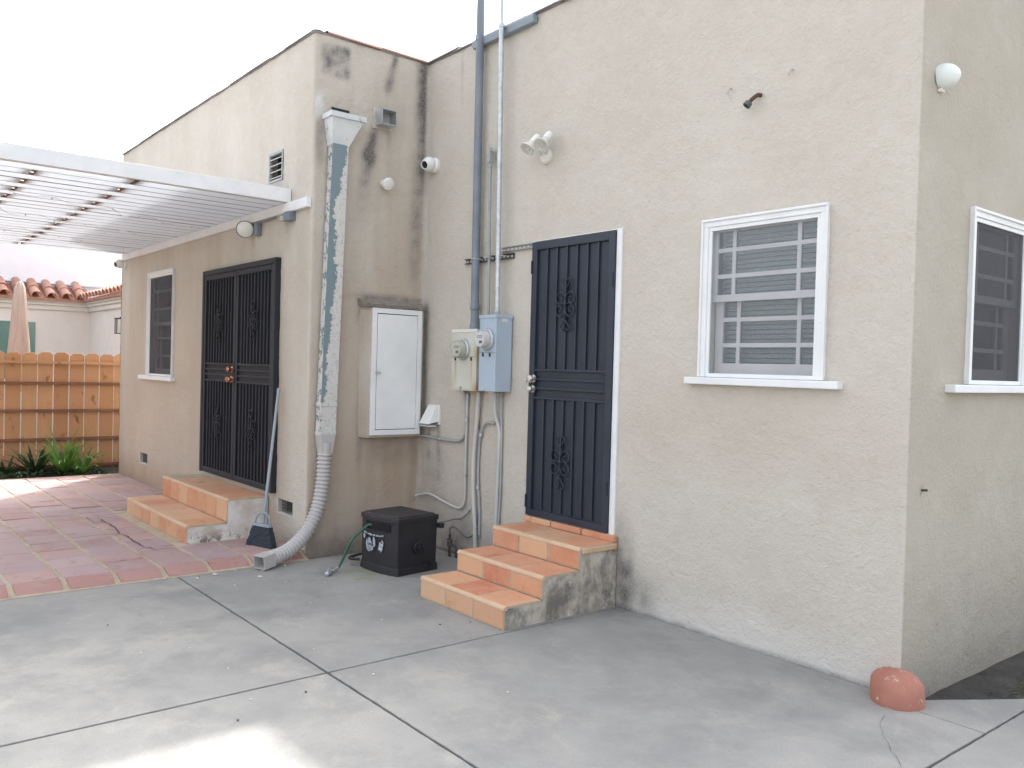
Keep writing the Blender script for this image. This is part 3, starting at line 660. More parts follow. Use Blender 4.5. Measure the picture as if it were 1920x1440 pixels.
def grille(u0, u1, z0, z1):
    b = MB(on_A); b.box(u0, u1, -.088, -.08, z0, z1); v = b.obj('foundation_vent', M['dark_room'], house)
    b = MB(on_A); n = 9
    for i in range(n+1):
        x = u0+(u1-u0)*i/n; b.box(x-.0018, x+.0018, -.042, -.038, z0, z1)
    for i in range(5):
        z = z0+(z1-z0)*i/4; b.box(u0, u1, -.0425, -.0385, z-.0018, z+.0018)
    b.obj('wire_grille', M['strut'], v)
    b = MB(on_A); b.box(u0-.012, u1+.012, -.02, .006, z0-.014, z0+.004); b.box(u0-.012, u0+.004, -.02, .0058, z0+.004, z1); b.obj('vent_rim', M['conduit_pale'], v, bevel=.003)
grille(-9.27, -8.955, .30, .43); grille(-5.06, -4.755, .295, .415)

# ---- security doors
def scroll(xf, u, z, h, mat, parent, w0, r=.006):
    b = MB(xf)
    b.tube([(u, w0, z-h), (u, w0+.008, z), (u, w0, z+h)], r*1.15, 6)
    b.lathe((u, w0+.006, z+h*.02), (0, 0, 1), [(-.02, 0.), (-.012, r*2), (.012, r*2), (.02, 0.)], 8)
    for sx in (-1, 1):
        for sz in (-1, 1):
            pts = []
            for i in range(15):      # C-scroll with rolled ends
                a = i/14; th = a*math.pi*2.6; rad = h*.30*(1-a*.80)
                pts.append((u+sx*(h*.30-rad*math.cos(th)*.95), w0+.006, z+sz*(h*.20+rad*math.sin(th))))
            b.tube(pts, r*.9, 6)
        for sz in (-1, 1):
            pts = [(u, w0+.005, z+sz*h*.55), (u+sx*h*.14, w0+.008, z+sz*h*.70), (u+sx*h*.24, w0+.008, z+sz*h*.86), (u+sx*h*.15, w0+.008, z+sz*h*.97), (u+sx*h*.07, w0+.006, z+sz*h*.88)]
            b.tube(spline(pts, 4), r*.85, 6)
        pts = [(u, w0, z), (u+sx*h*.2, w0+.01, z+h*.05), (u+sx*h*.36, w0+.008, z), (u+sx*h*.30, w0+.008, z-h*.09)]
        b.tube(spline(pts, 4), r*.8, 6)
    b.obj('scroll_ornament', mat, parent, smooth=True)
def knob(xf, u, w, z, r, mat, parent, name='door_knob'):
    MB(xf).lathe((u, w, z), (0, 1, 0), [(0, r*1.1), (.006, r*1.1), (.010, r*.5), (.026, r*.45), (.032, r*.85), (.045, r), (.056, r*.8), (.06, 0.)], 16).obj(name, mat, parent, smooth=35)
def leaf(xf, d, u0, u1, z0, z1, w0, w1, nb, rails, fmat, smat, fr=.055, scr=()):
    # d: door part (frame mesh), one hinged leaf
    b = MB(xf); b.box(u0+.004, u1-.004, w0-.012, w0-.004, z0+.004, z1-.004); b.obj('backing_sheet', smat, d)
    for i in range(nb):
        u = u0+fr+(u1-u0-2*fr)*(i+1)/(nb+1)
        for (a, c) in ((z0+fr, rails[0]), (rails[-1], z1-fr)):
            b = MB(xf); b.box(u-.008, u+.008, w0-.004, w0+.012, a, c); b.obj('bar', fmat, d, bevel=.002, seg=1)
    for z in rails:
        b = MB(xf); b.box(u0+fr, u1-fr, w0-.003, w0+.0135, z-.009, z+.009); b.obj('rail', fmat, d, bevel=.002, seg=1)
    for (u, z, h) in scr: scroll(xf, u, z, h, fmat, d, w0+.014)
# single door
u0, u1, z0, z1 = -2.958, -2.075, .492, 2.590
b = MB(on_B); fr = .06
b.box(u0, u0+fr, -.02, .030, z0, z1); b.box(u1-fr, u1, -.02, .030, z0, z1); b.box(u0+fr, u1-fr, -.02, .0298, z1-fr, z1); b.box(u0+fr, u1-fr, -.02, .0298, z0, z0+fr*.8)
door = b.obj('security_door', M['door_navy'], house, bevel=.004); door['label'] = 'blue-black single barred security door with scroll ornaments'
leaf(on_B, door, u0, u1, z0, z1, .012, .03, 6, (1.40, 1.472, 1.542, 1.612), M['door_navy'], M['door_sheet'], .06, ((-2.565, 2.10, .20), (-2.575, .93, .20)))
for (a, c) in ((u1-.012, 2.25), (u1-.012, .80), (u0+.006, 2.4), (u0+.006, .6)):
    MB(on_B).lathe((a, .036, c), (0, 0, 1), [(-.05, .006), (.05, .006)], 8).obj('hinge', M['door_navy'], door, smooth=40)
knob(on_B, -2.90, .028, 1.545, .028, M['nickel'], door); knob(on_B, -2.94, .028, 1.535, .022, M['nickel'], door); knob(on_B, -2.905, .028, 1.465, .026, M['nickel'], door, 'deadbolt')
b = MB(on_B); b.box(u1+.001, u1+.05, -.01, .016, z0-.01, z1+.006); b.box(u0-.012, u0-.001, -.01, .010, z0-.01, z1+.006); b.box(u0-.012, u1+.05, -.01, .012, z1+.0065, z1+.014)
b.obj('door_casing', M['white'], house, bevel=.003, seg=1)
# double door
u0, u1, z0, z1 = -6.955, -5.105, .452, 2.545; mid = -6.03
b = MB(on_A); fr = .06; W = .052
b.box(u0, u0+.05, -.02, W, z0, z1); b.box(u1-.05, u1, -.02, W, z0, z1); b.box(u0+.05, u1-.05, -.02, W-.0002, z1-.05, z1)
dbl = b.obj('double_security_door', M['door_brown'], house, bevel=.004); dbl['label'] = 'dark double security door with close-set vertical bars'
for (a, c) in ((u0+.052, mid-.006), (mid+.006, u1-.052)):
    b = MB(on_A); f2 = .05
    b.box(a, a+f2, .012, .046, z0+.005, z1-.052); b.box(c-f2, c, .012, .046, z0+.005, z1-.052); b.box(a+f2, c-f2, .012, .0458, z1-.052-f2, z1-.052); b.box(a+f2, c-f2, .012, .0458, z0+.005, z0+.06)
    b.obj('leaf_frame', M['door_brown'], dbl, bevel=.003, seg=1)
    leaf(on_A, dbl, a, c, z0+.005, z1-.052, .028, .045, 9, (1.415, 1.475, 1.53, 1.585), M['door_brown'], M['door_brown_sheet'], .05, (((a+c)/2, 2.0, .19), ((a+c)/2, .98, .19)))
knob(on_A, mid-.055, .046, 1.535, .028, M['copper'], dbl); knob(on_A, mid-.075, .046, 1.437, .03, M['copper'], dbl); knob(on_A, mid-.03, .046, 1.437, .024, M['copper'], dbl, 'deadbolt')

# ================================================================== STEPS
def steps(label, x0, x1, risers, treads, yb, z0, nt, nr, side_mat, xf=I3, loc=None):
    # risers: y of each riser face (front to back), treads: z of each tread
    o = thing('tiled_steps', ((x0+x1)/2, (risers[0]+yb)/2, z0), label, 'steps')
    prof = [(risers[0]+.012, z0)]
    for y, z in zip(risers, treads): prof += [(y+.012, z-.016), ]; 
    pts = [(risers[0]+.012, z0)]
    for i, (y, z) in enumerate(zip(risers, treads)):
        pts.append((y+.012, z-.016))
        pts.append(((risers[i+1]+.012) if i+1 < len(risers) else yb, z-.016))
    pts.append((yb, z0))
    b = MB(); b.prism(pts, x0+.006, x1-.003, 0); b.obj('step_core', side_mat, o)
    zb = z0
    for i, (y, z) in enumerate(zip(risers, treads)):
        ye = risers[i+1] if i+1 < len(risers) else yb
        w = (x1-x0)/nr; g = .008
        for k in range(nr):
            jz = rng.uniform(-.002, .002)
            b = MB(); b.box(x0+k*w+g, x0+(k+1)*w-g, y+rng.uniform(-.002, .002), y+.011, zb+.006+rng.uniform(-.002, .003), z-.0265+jz); b.obj('riser_tile', M['step_tile'], o, bevel=.005)
        b = MB(); b.box(x0+.005, x1-.002, y+.0035, y+.0115, zb, z-.018); b.obj('riser_mortar', M['grout'], o)
        w = (x1-x0)/nt
        for k in range(nt):
            b = MB(); b.box(x0+k*w+g, x0+(k+1)*w-g, y+.028, ye-.004+(0 if ye != yb else 0), z-.014, z+rng.uniform(-.003, .002)); b.obj('tread_tile', M['step_tile'], o, bevel=.005)
        b = MB(); b.box(x0+.004, x1-.001, y+.014, ye-.001, z-.0165, z-.0025); b.obj('tread_mortar', M['grout'], o)
        # worn rounded edge
        q = [(y+.030, z-.012)]+[(y+.022-.023*math.cos(a)+.0, z-.0235+.0235*math.sin(a)) for a in [math.pi/2*(1-j/5) for j in range(6)]]+[(y+.012, z-.026), (y+.03, z-.026)]
        b = MB(); b.prism(q, x0+.002, x1-.0005, 0); b.obj('step_nosing', M['nosing'], o, smooth=40)
        zb = z
    return o
stB = steps('three orange clay-tiled steps up to the single barred door', -2.93, -1.99, (-1.0, -.69, -.37), (.148, .295, .442), -.012, 0, 3, 3, M['step_side'])
for k in range(3):
    w = .985/3; b = MB(); b.box(-2.97+k*w+.006, -2.97+(k+1)*w-.006, -.05, -.012, .444, .486); b.obj('sill_tile', M['step_tile'], stB, bevel=.005)
b = MB(); q = [(-.37+.02, .40), (-.03, .40), (-.03, .437), (-.35, .437)]; b.prism(q, -1.993, -1.972, 0); b.obj('edge_mortar', M['nosing'], stB, bevel=.007)
stA = steps('two wide peach-tiled steps below the double barred door', -7.06, -5.25, (-1.855, -1.51), (.205, .408), YA-.012, PZ-.012, 6, 7, M['step_side_white'])

# ================================================================== THINGS ON THE WALLS
# --- utility cabinet on the return wall
cab = thing('utility_cabinet', (XC+.06, -.33, .98), 'white metal cabinet with a latched door set in a stucco box on the return wall', 'cabinet')
def stained(b, name, zdark, amt):
    bmesh.ops.subdivide_edges(b.bm, edges=b.bm.edges, cuts=24, use_grid_fill=True)
    so = b.obj(name, M['stucco'], cab, smooth=50); ca = so.data.color_attributes.new('stain', 'FLOAT_COLOR', 'POINT')
    for i, v in enumerate(so.data.vertices):
        z = v.co.z+ORG[so].z; r_ = random.random(); k = max(0, min(1, (z-zdark)/.03))*amt*(.6+.5*r_)+max(0, min(1, (1.02-z)/.04))*.25
        ca.data[i].color = (k, .36+.15*math.sin(z*7), 0, 1)
        v.co += Vector((random.uniform(-.0025, .0025), random.uniform(-.0025, .0025), random.uniform(-.0025, .0025)))
b = MB(on_C); b.hexa([(-.66, -.03, .985), (-.03, -.03, .985), (-.065, .100, .985), (-.600, .100, .985)], [(-.67, -.03, 2.14), (-.03, -.03, 2.14), (-.06, .100, 2.116), (-.605, .100, 2.116)])
stained(b, 'stucco_surround', 2.09, .6)
b = MB(on_C); b.hexa([(-.68, -.03, 2.125), (-.02, -.03, 2.125), (-.045, .128, 2.118), (-.635, .128, 2.118)], [(-.69, -.03, 2.205), (-.02, -.03, 2.195), (-.05, .118, 2.140), (-.63, .118, 2.143)])
stained(b, 'stucco_ledge', 2.10, .72)
b = MB(on_C); f = .045; y0, y1, z0, z1 = -.590, -.085, 1.005, 2.112
b.box(y0, y1, .09, .122, z0, z0+f); b.box(y0, y1, .09, .122, z1-f, z1); b.box(y0, y0+f, .09, .1218, z0+f, z1-f); b.box(y1-f, y1, .09, .1218, z0+f, z1-f)
b.obj('cabinet_frame', M['white'], cab, bevel=.004)
b = MB(on_C); b.box(y0+f, y1-f, .104, .107, z0+f, z1-f); b.obj('door_gap', M['ink'], cab)
b = MB(on_C); b.box(y0+f+.006, y1-f-.005, .107, .120, z0+f+.006, z1-f-.007); b.obj('cabinet_door', M['white'], cab, bevel=.003)
b = MB(on_C); b.box(y0+f-.012, y0+f+.045, .121, .130, 1.545, 1.556); b.box(y0+f-.004, y0+f+.012, .1212, .136, 1.535, 1.566); b.obj('latch', M['galv'], cab, bevel=.002)
for z in (1.22, 1.90):
    MB(on_C).lathe((y1-f-.003, .124, z), (0, 0, 1), [(-.035, .005), (.035, .005)], 8).obj('hinge', M['white'], cab, smooth=40)

# --- downspout
dsp = thing('downspout', (XC+.06, -.95, .03), 'tall peeling white and blue-grey downspout with hopper and ribbed grey outlet', 'downspout')
b = MB(on_C)
def hop(z, y0, y1, d): return [(y0, .004, z), (y1, .004, z), (y1, d, z), (y0, d, z)]
b.hexa(hop(3.44, -1.0, -.845, .10), hop(3.665, -1.035, -.735, .155)); hp = b.obj('hopper', M['hopper'], dsp, bevel=.004)
b = MB(on_C); b.box(-1.05, -.72, .145, .168, 3.655, 3.70); b.box(-1.05, -1.03, .004, .145, 3.655, 3.70); b.box(-.74, -.72, .004, .145, 3.655, 3.70); b.obj('hopper_rim', M['hopper'], dsp, bevel=.003)
b = MB(on_C); b.box(-1.02, -.75, .02, .15, 3.668, 3.672); b.obj('hopper_throat', M['dark_room'], dsp)
b = MB(on_C); b.box(-.965, -.80, -.0, .006, 3.70, 3.775); b.obj('outlet_slot', M['dark_room'], dsp)
# rectangular pipe with a peel map
def pipe_box():
    nz, per = 190, 36; z0, z1 = 1.02, 3.45; V, F, A = [], [], []
    for i in range(nz+1):
        t = i/nz; z = z0+(z1-z0)*t; yc = -.985+(.062)*t
        hw, d0, d1 = .072, .022, .104
        ring = []
        for k in range(per):
            s = k/per*4; e = int(s); f = s-e
            if e == 0: p = (yc-hw+2*hw*f, d1)
            elif e == 1: p = (yc+hw, d1+(d0-d1)*f)
            elif e == 2: p = (yc+hw-2*hw*f, d0)
            else: p = (yc-hw, d0+(d1-d0)*f)
            ring.append(p)
            side = (p[0]-(yc-hw))/(2*hw)                     # 0 left edge .. 1 right edge
            if e == 0:
                a = {0: .0}.get(0)
                top = np.interp(z, [1.0, 1.25, 1.35, 1.75, 1.8, 2.1, 2.35, 2.5, 2.7, 2.95, 3.02, 3.1, 3.3, 3.42], [.0, .02, .22, .28, .42, .42, .62, .42, .45, .15, .50, .62, .85, .95])
                v = .5+(top-side)*1.9
            elif e == 3: v = .42
            else: v = .15
            A.append(max(0, min(1, v)))
        for p in ring: V.append(on_C(p[0], p[1], z))
    for i in range(nz):
        for k in range(per): F.append((i*per+k, i*per+(k+1) % per, (i+1)*per+(k+1) % per, (i+1)*per+k))
    me = bpy.data.meshes.new('pipe'); me.from_pydata(V, [], F); me.materials.append(M['peel'])
    ca = me.color_attributes.new('peel', 'FLOAT_COLOR', 'POINT'); ca.data.foreach_set('color', [q for a in A for q in (a, a, a, 1)])
    me.update(); bm = bmesh.new(); bm.from_mesh(me); bmesh.ops.recalc_face_normals(bm, faces=bm.faces); bm.to_mesh(me); bm.free()
    return link('pipe', me, dsp)
pipe_box()
b = MB(on_C)
for z in (1.02, 1.26):
    yc = -.985+.062*(z-1.02)/2.43; b.box(yc-.077, yc+.077, .018, .109, z, z+.03)
b.obj('pipe_band', M['peel'], dsp, bevel=.003)
b = MB(on_C); yc = -.985; b.hexa([(yc-.05, .012, .86), (yc+.05, .012, .86), (yc+.05, .112, .86), (yc-.05, .112, .86)], [(yc-.078, .014, 1.035), (yc+.078, .014, 1.035), (yc+.078, .112, 1.035), (yc-.078, .112, 1.035)])
b.obj('pipe_adapter', M['grey_pvc'], dsp, bevel=.012)
path = spline([(-4.447, -.988, .955), (-4.447, -.995, .80), (-4.445, -1.008, .60), (-4.437, -1.055, .39), (-4.41, -1.16, .22), (-4.36, -1.31, .115), (-4.31, -1.45, .078), (-4.275, -1.535, .072)], 30)
L = 0; rs_ = []
for i, q in enumerate(path):
    if i: L += (Vector(q)-Vector(path[i-1])).length
    ph = (L/.034) % 1; rib = 1 if (L > .10 and L < 1.36) else 0
    rs_.append(.056+rib*.0065*math.cos(ph*2*math.pi))
MB().tube(path, rs_, 22, caps=False).obj('ribbed_hose', M['grey_pvc'], dsp, smooth=True)
e = Vector((-4.275, -1.535, .072)); dv = (Vector((-4.225, -1.69, .052))-e).normalized(); sv = dv.cross(Vector((0, 0, 1))).normalized(); uv = sv.cross(dv)
def ringq(c, a, h): return [tuple(c+sv*x*a+uv*y*h) for x, y in ((-1, -1), (1, -1), (1, 1), (-1, 1))]
b = MB(); v0 = [b.V(p) for p in ringq(e-dv*.02, .056, .05)]; v1 = [b.V(p) for p in ringq(e+dv*.10, .062, .052)]; v2 = [b.V(p) for p in ringq(e+dv*.10, .056, .046)]; v3 = [b.V(p) for p in ringq(e+dv*.0, .05, .042)]
for A_, B_ in ((v0, v1), (v1, v2), (v2, v3)):
    for k in range(4): b.bm.faces.new([A_[k], A_[(k+1) % 4], B_[(k+1) % 4], B_[k]])
b.bm.faces.new(v3); b.obj('outlet_end', M['grey_pvc'], dsp)

# --- scupper
scp = thing('roof_scupper', (XC, -.45, 3.70), 'small square galvanised roof scupper beside the hopper, streaked black below', 'scupper')
b = MB(on_C); y0, y1, z0, z1 = -.545, -.40, 3.70, 3.83; t = .006
b.box(y0, y1, -.03, .12, z0, z0+t); b.box(y0, y1, -.03, .12, z1-t, z1); b.box(y0, y0+t, -.03, .1198, z0+t, z1-t); b.box(y1-t, y1, -.03, .1198, z0+t, z1-t); b.obj('scupper_sleeve', M['galv'], scp)
b = MB(on_C); b.box(y0-.03, y1+.02, .002, .008, z0-.02, z1+.03); b.obj('wall_flange', M['stucco_plain'], scp, bevel=.003)
b = MB(on_C); b.box(y0+t, y1-t, .009, .011, z0+t, z1-t); b.obj('scupper_throat', M['conduit_pale'], scp)

# --- cameras
def dome_camera(xf, u, z, look, label, k=1.3):
    o = thing('security_camera', xf(u, 0, z), label, 'camera', None)
    MB(xf).lathe((u, 0, z), (0, 1, 0), [(-.004, .052*k), (.018*k, .052*k), (.026*k, .046*k), (.03*k, .03*k)], 24).obj('mount', M['camera_white'], o, smooth=35)
    d = Vector(look).normalized(); c = Vector((u, .055*k, z))
    prof = [(-.05*k*math.cos(a_), max(.05*k*math.sin(a_), 1e-6)) for a_ in [math.pi*i/14 for i in range(11)]]
    MB(xf).lathe(tuple(c), tuple(d), prof+[(.045*k, .031*k), (.052*k, .030*k), (.052*k, .026*k), (.044*k, .025*k)], 26).obj('ball', M['camera_white'], o, smooth=40)
    MB(xf).lathe(tuple(c+d*.045*k), tuple(d), [(0, .0245*k), (.003*k, .022*k), (.006*k, 0.)], 20).obj('lens', M['lens'], o, smooth=40)
    return o
dome_camera(on_B, -4.37, 3.425, (.28, .9, -.30), 'white dome camera high on the main wall beside the inner corner')
dome_camera(on_A, -10.10, 2.875, (.30, .9, -.30), 'small white dome camera under the left end of the pergola ledger')
# --- round white lamp on return wall
o = thing('dish_lamp', (XC, -.42, 3.2), 'small round white lamp on the stained return wall', 'lamp')
MB(on_C).lathe((-.45, 0, 3.215), (0, 1, 0), [(-.004, .03), (.02, .03), (.026, .018), (.07, .016)], 16).obj('stem', M['white_pvc'], o, smooth=35)
MB(on_C).lathe((-.455, .05, 3.215), (.05, .85, -.40), [(-.02, .018), (.0, .034), (.03, .052), (.045, .056), (.056, .05), (.062, .03), (.064, 0.)], 22).obj('shade', M['white_pvc'], o, smooth=40)

# --- twin flood lamp
o = thing('twin_flood_lamp', (-2.80, 0, 3.22), 'white twin floodlight with two clear bulbs above the single door', 'lamp')
MB(on_B).lathe((-2.845, 0, 3.235), (0, 1, 0), [(-.004, .058), (.022, .056), (.034, .045), (.04, 0.)], 24).obj('wall_plate', M['nb_trim'], o, smooth=35)
for (u, z, d, s0) in ((-2.895, 3.365, (-.10, .62, -.74), 0), (-2.755, 3.36, (.10, .66, -.70), 1)):
    d = Vector(d).normalized(); a = Vector((u, .075, z))
    MB(on_B).tube([(-2.845+(.02 if s0 else -.02), .03, 3.25), ((u-2.845)/2, .06, 3.31), tuple(a+d*.01)], .016, 10).obj('arm', M['white_pvc'], o, smooth=True)
    MB(on_B).lathe(tuple(a-d*.03), tuple(d), [(-.012, .012), (0, .026), (.012, .029), (.075, .031), (.078, .026)], 18).obj('lamp_holder', M['white_pvc'], o, smooth=35)
    MB(on_B).lathe(tuple(a+d*.045), tuple(d), [(0, .024), (.012, .027), (.016, .028), (.06, .056), (.072, .060), (.071, .056), (.058, .050), (.025, .022)], 24).obj('reflector', M['silver'], o, smooth=40)
    MB(on_B).lathe(tuple(a+d*.1165), tuple(d), [(0, .0595), (.006, .058), (.012, .045), (.016, 0.)], 24).obj('bulb_glass', M['bulb_glass'], o, smooth=40)
    MB(on_B).lathe(tuple(a+d*.09), tuple(d), [(0, .018), (.02, .012), (.024, 0.)], 12).obj('bulb_core', M['meter_face'], o, smooth=40)
# --- patio floodlight and photocell box under the ledger
o = thing('floodlight', (-5.75, YA, 2.83), 'round beige floodlight under the pergola ledger above the double door', 'lamp')
b = MB(on_A); b.box(-5.62, -5.55, 0, .05, 2.78, 2.90); b.obj('bracket', M['conduit_grey'], o, bevel=.008)
d = Vector((.86, .36, -.30)).normalized(); a = Vector((-5.74, .085, 2.855))
MB(on_A).lathe(tuple(a-d*.15), tuple(d), [(-.03, 0.), (-.025, .022), (.0, .034), (.04, .040), (.12, .070), (.16, .078)], 26).obj('housing', M['nb_trim'], o, smooth=40)
MB(on_A).lathe(tuple(a+d*.008), tuple(d), [(0, .0815), (.008, .0815), (.008, .074), (.002, .074)], 26).obj('ring', M['conduit_grey'], o, smooth=40)
MB(on_A).lathe(tuple(a+d*.011), tuple(d), [(0, .074), (.006, .04), (.009, 0.)], 26).obj('lens', M['silver'], o, smooth=40)
b = MB(on_A); b.tube([(-5.59, .03, 2.895), (-5.40, .02, 2.905), (-5.05, .02, 2.91)], .009, 8).obj('conduit', M['conduit_grey'], o, smooth=True)
o = thing('motion_sensor', (-4.90, YA, 2.86), 'grey box with clear dome at the right end of the ledger', 'sensor')
b = MB(on_A); b.box(-4.93, -4.82, 0, .07, 2.835, 2.915); b.obj('case', M['conduit_grey'], o, bevel=.008)
b = MB(on_A); b.box(-5.04, -4.935, .005, .085, 2.845, 2.91); b.obj('cover', M['olive_glass'], o, bevel=.02, seg=3)
b = MB(on_A); b.box(-5.03, -4.945, .012, .06, 2.85, 2.895); b.obj('bulb', M['meter_face'], o, bevel=.015)

# --- alarm bell on the right wall
o = thing('alarm_siren', (0, .27, 3.1), 'pale egg-shaped alarm siren high on the right side wall', 'siren')
b = MB(on_D); b.lathe((.185, 0, 3.175), (.25, 1, .10), [(-.01, .060), (.012, .066), (.036, .064), (.060, .055), (.080, .039), (.093, .02), (.098, 0.)], 28); b.obj('dome', mk_paint('mint_white_enamel', (.66, .72, .69), (.74, .78, .76), .4, .72, (.35, .38, .36), 14), o, smooth=40)
b = MB(on_D); b.box(.16, .21, .0, .02, 3.098, 3.115); b.obj('mount', M['nb_trim'], o, bevel=.006)
# --- rusty stub and hooks on main wall
o = thing('pipe_stub', (-.98, 0, 3.21), 'short rusty bent pipe stub high on the main wall', 'pipe')
MB(on_B).tube(spline([(-.955, -.01, 3.265), (-.955, .022, 3.262), (-.968, .05, 3.24), (-.985, .066, 3.215)], 4), .012, 10).obj('elbow', M['rust'], o, smooth=True)
MB(on_B).lathe((-.985, .062, 3.218), (-.25, .35, -.55), [(0, .014), (.004, .022), (.03, .024), (.032, .016), (.02, .014)], 14).obj('socket', M['strut'], o, smooth=40)
for (x, z, lb) in ((-1.161, 3.35, 'tiny wire hook left of the rusty pipe stub'), (-.741, 3.36, 'plastered-over screw hook right of the rusty pipe stub')):
    o = tag(MB(on_B).tube(spline([(x, -.01, z), (x, .02, z-.003), (x-.006, .03, z-.02), (x-.010, .022, z-.034)], 4), .0045, 7).obj('wall_hook', M['conduit_pale'], smooth=True), lb, 'hook')
o = tag(MB(on_D).tube([(.146, -.01, 1.045), (.146, .03, 1.05)], .006, 8).obj('wall_nail', M['rust']), 'rusty nail in the right side wall', 'nail')

# --- service masts, conduits and struts
MAST = -.062
o = thing('service_mast', (-3.64, MAST, 1.93), 'thick dull blue-grey service conduit rising from the cream meter past the roof', 'conduit')
MB().tube([(-3.635, MAST, 1.93), (-3.64, MAST, 2.2), (-3.672, MAST, 5.6)], .034, 18).obj('pipe', M['conduit_grey'], o, smooth=40)
for z in (1.93, 2.10): MB().lathe((-3.636, MAST, z), (0, 0, 1), [(0, .042), (.03, .042), (.05, .0345)], 18).obj('coupling', M['conduit_grey'], o, smooth=35)
MB().lathe((-3.667, MAST, 4.33), (0, 0, 1), [(0, .038), (.04, .038)], 18).obj('roof_collar', M['gutter'], o, smooth=35)
o = thing('galvanised_riser', (-3.31, -.085, 2.03), 'slim galvanised steel riser from the blue-grey meter past the roof', 'conduit')
MB().tube([(-3.305, -.085, 2.03), (-3.345, -.085, 4.36)], .0205, 16).obj('pipe', M['galv'], o, smooth=40)
MB().tube([(-3.345, -.085, 4.36), (-3.356, -.085, 5.6)], .0165, 14).obj('upper_pipe', M['galv'], o, smooth=40)
MB().lathe((-3.305, -.085, 2.03), (0, 0, 1), [(0, .027), (.035, .027), (.04, .021)], 14).obj('coupling', M['conduit_mid'], o, smooth=35)
MB().lathe((-3.344, -.085, 4.335), (0, 0, 1), [(0, .026), (.03, .026)], 14).obj('collar', M['galv'], o, smooth=35)
o = thing('thin_conduit', (-3.5, -.05, 2.03), 'thin grey conduit with an elbow fitting between the two tall pipes', 'conduit')
MB().tube([(-3.465, -.05, 2.03), (-3.492, -.05, 3.27)], .0125, 12).obj('pipe', M['conduit_mid'], o, smooth=40)
b = MB(on_B); b.box(-3.515, -3.470, .03, .078, 3.285, 3.41); b.obj('elbow_body', M['conduit_mid'], o, bevel=.012, seg=3)
MB(on_B).tube([(-3.48, .055, 3.39), (-3.45, .035, 3.38), (-3.45, -.01, 3.375)], .013, 10).obj('wall_nipple', M['conduit_mid'], o, smooth=True)
MB().lathe((-3.493, -.05, 3.25), (0, 0, 1), [(0, .017), (.04, .019)], 12).obj('coupling', M['conduit_mid'], o, smooth=35)
def strut(label, x0, x1, z, h, mat):
    o = thing('strut_channel', ((x0+x1)/2, -.01, z), label, 'bracket')
    b = MB(on_B); b.box(x0, x1, .0, .004, z-h, z+h); b.box(x0, x1, .004, .026, z+h-.004, z+h); b.box(x0, x1, .004, .026, z-h, z-h+.004); b.obj('channel', mat, o)
    b = MB(on_B); n = int((x1-x0)/.05)
    for i in range(n):
        x = x0+.025+i*.05; b.box(x-.012, x+.012, .0042, .006, z-.007, z+.007)
    tag(b.obj('slot_row', M['meter_face'], o), kind='stuff')
    return o
s1 = strut('short dark slotted steel strut behind the three service pipes', -3.86, -3.20, 2.515, .021, M['strut'])
for x in (-3.645, -3.478, -3.315):
    MB(on_B).tube([(x-.04, .03, 2.515), (x-.03, .085, 2.515), (x, .105 if x < -3.5 else .1, 2.515), (x+.03, .085, 2.515), (x+.04, .03, 2.515)], .006, 6).obj('clamp', M['conduit_mid'], s1)
strut('grey slotted strut running from the pipes to the door head', -3.36, -2.965, 2.572, .018, M['conduit_mid'])

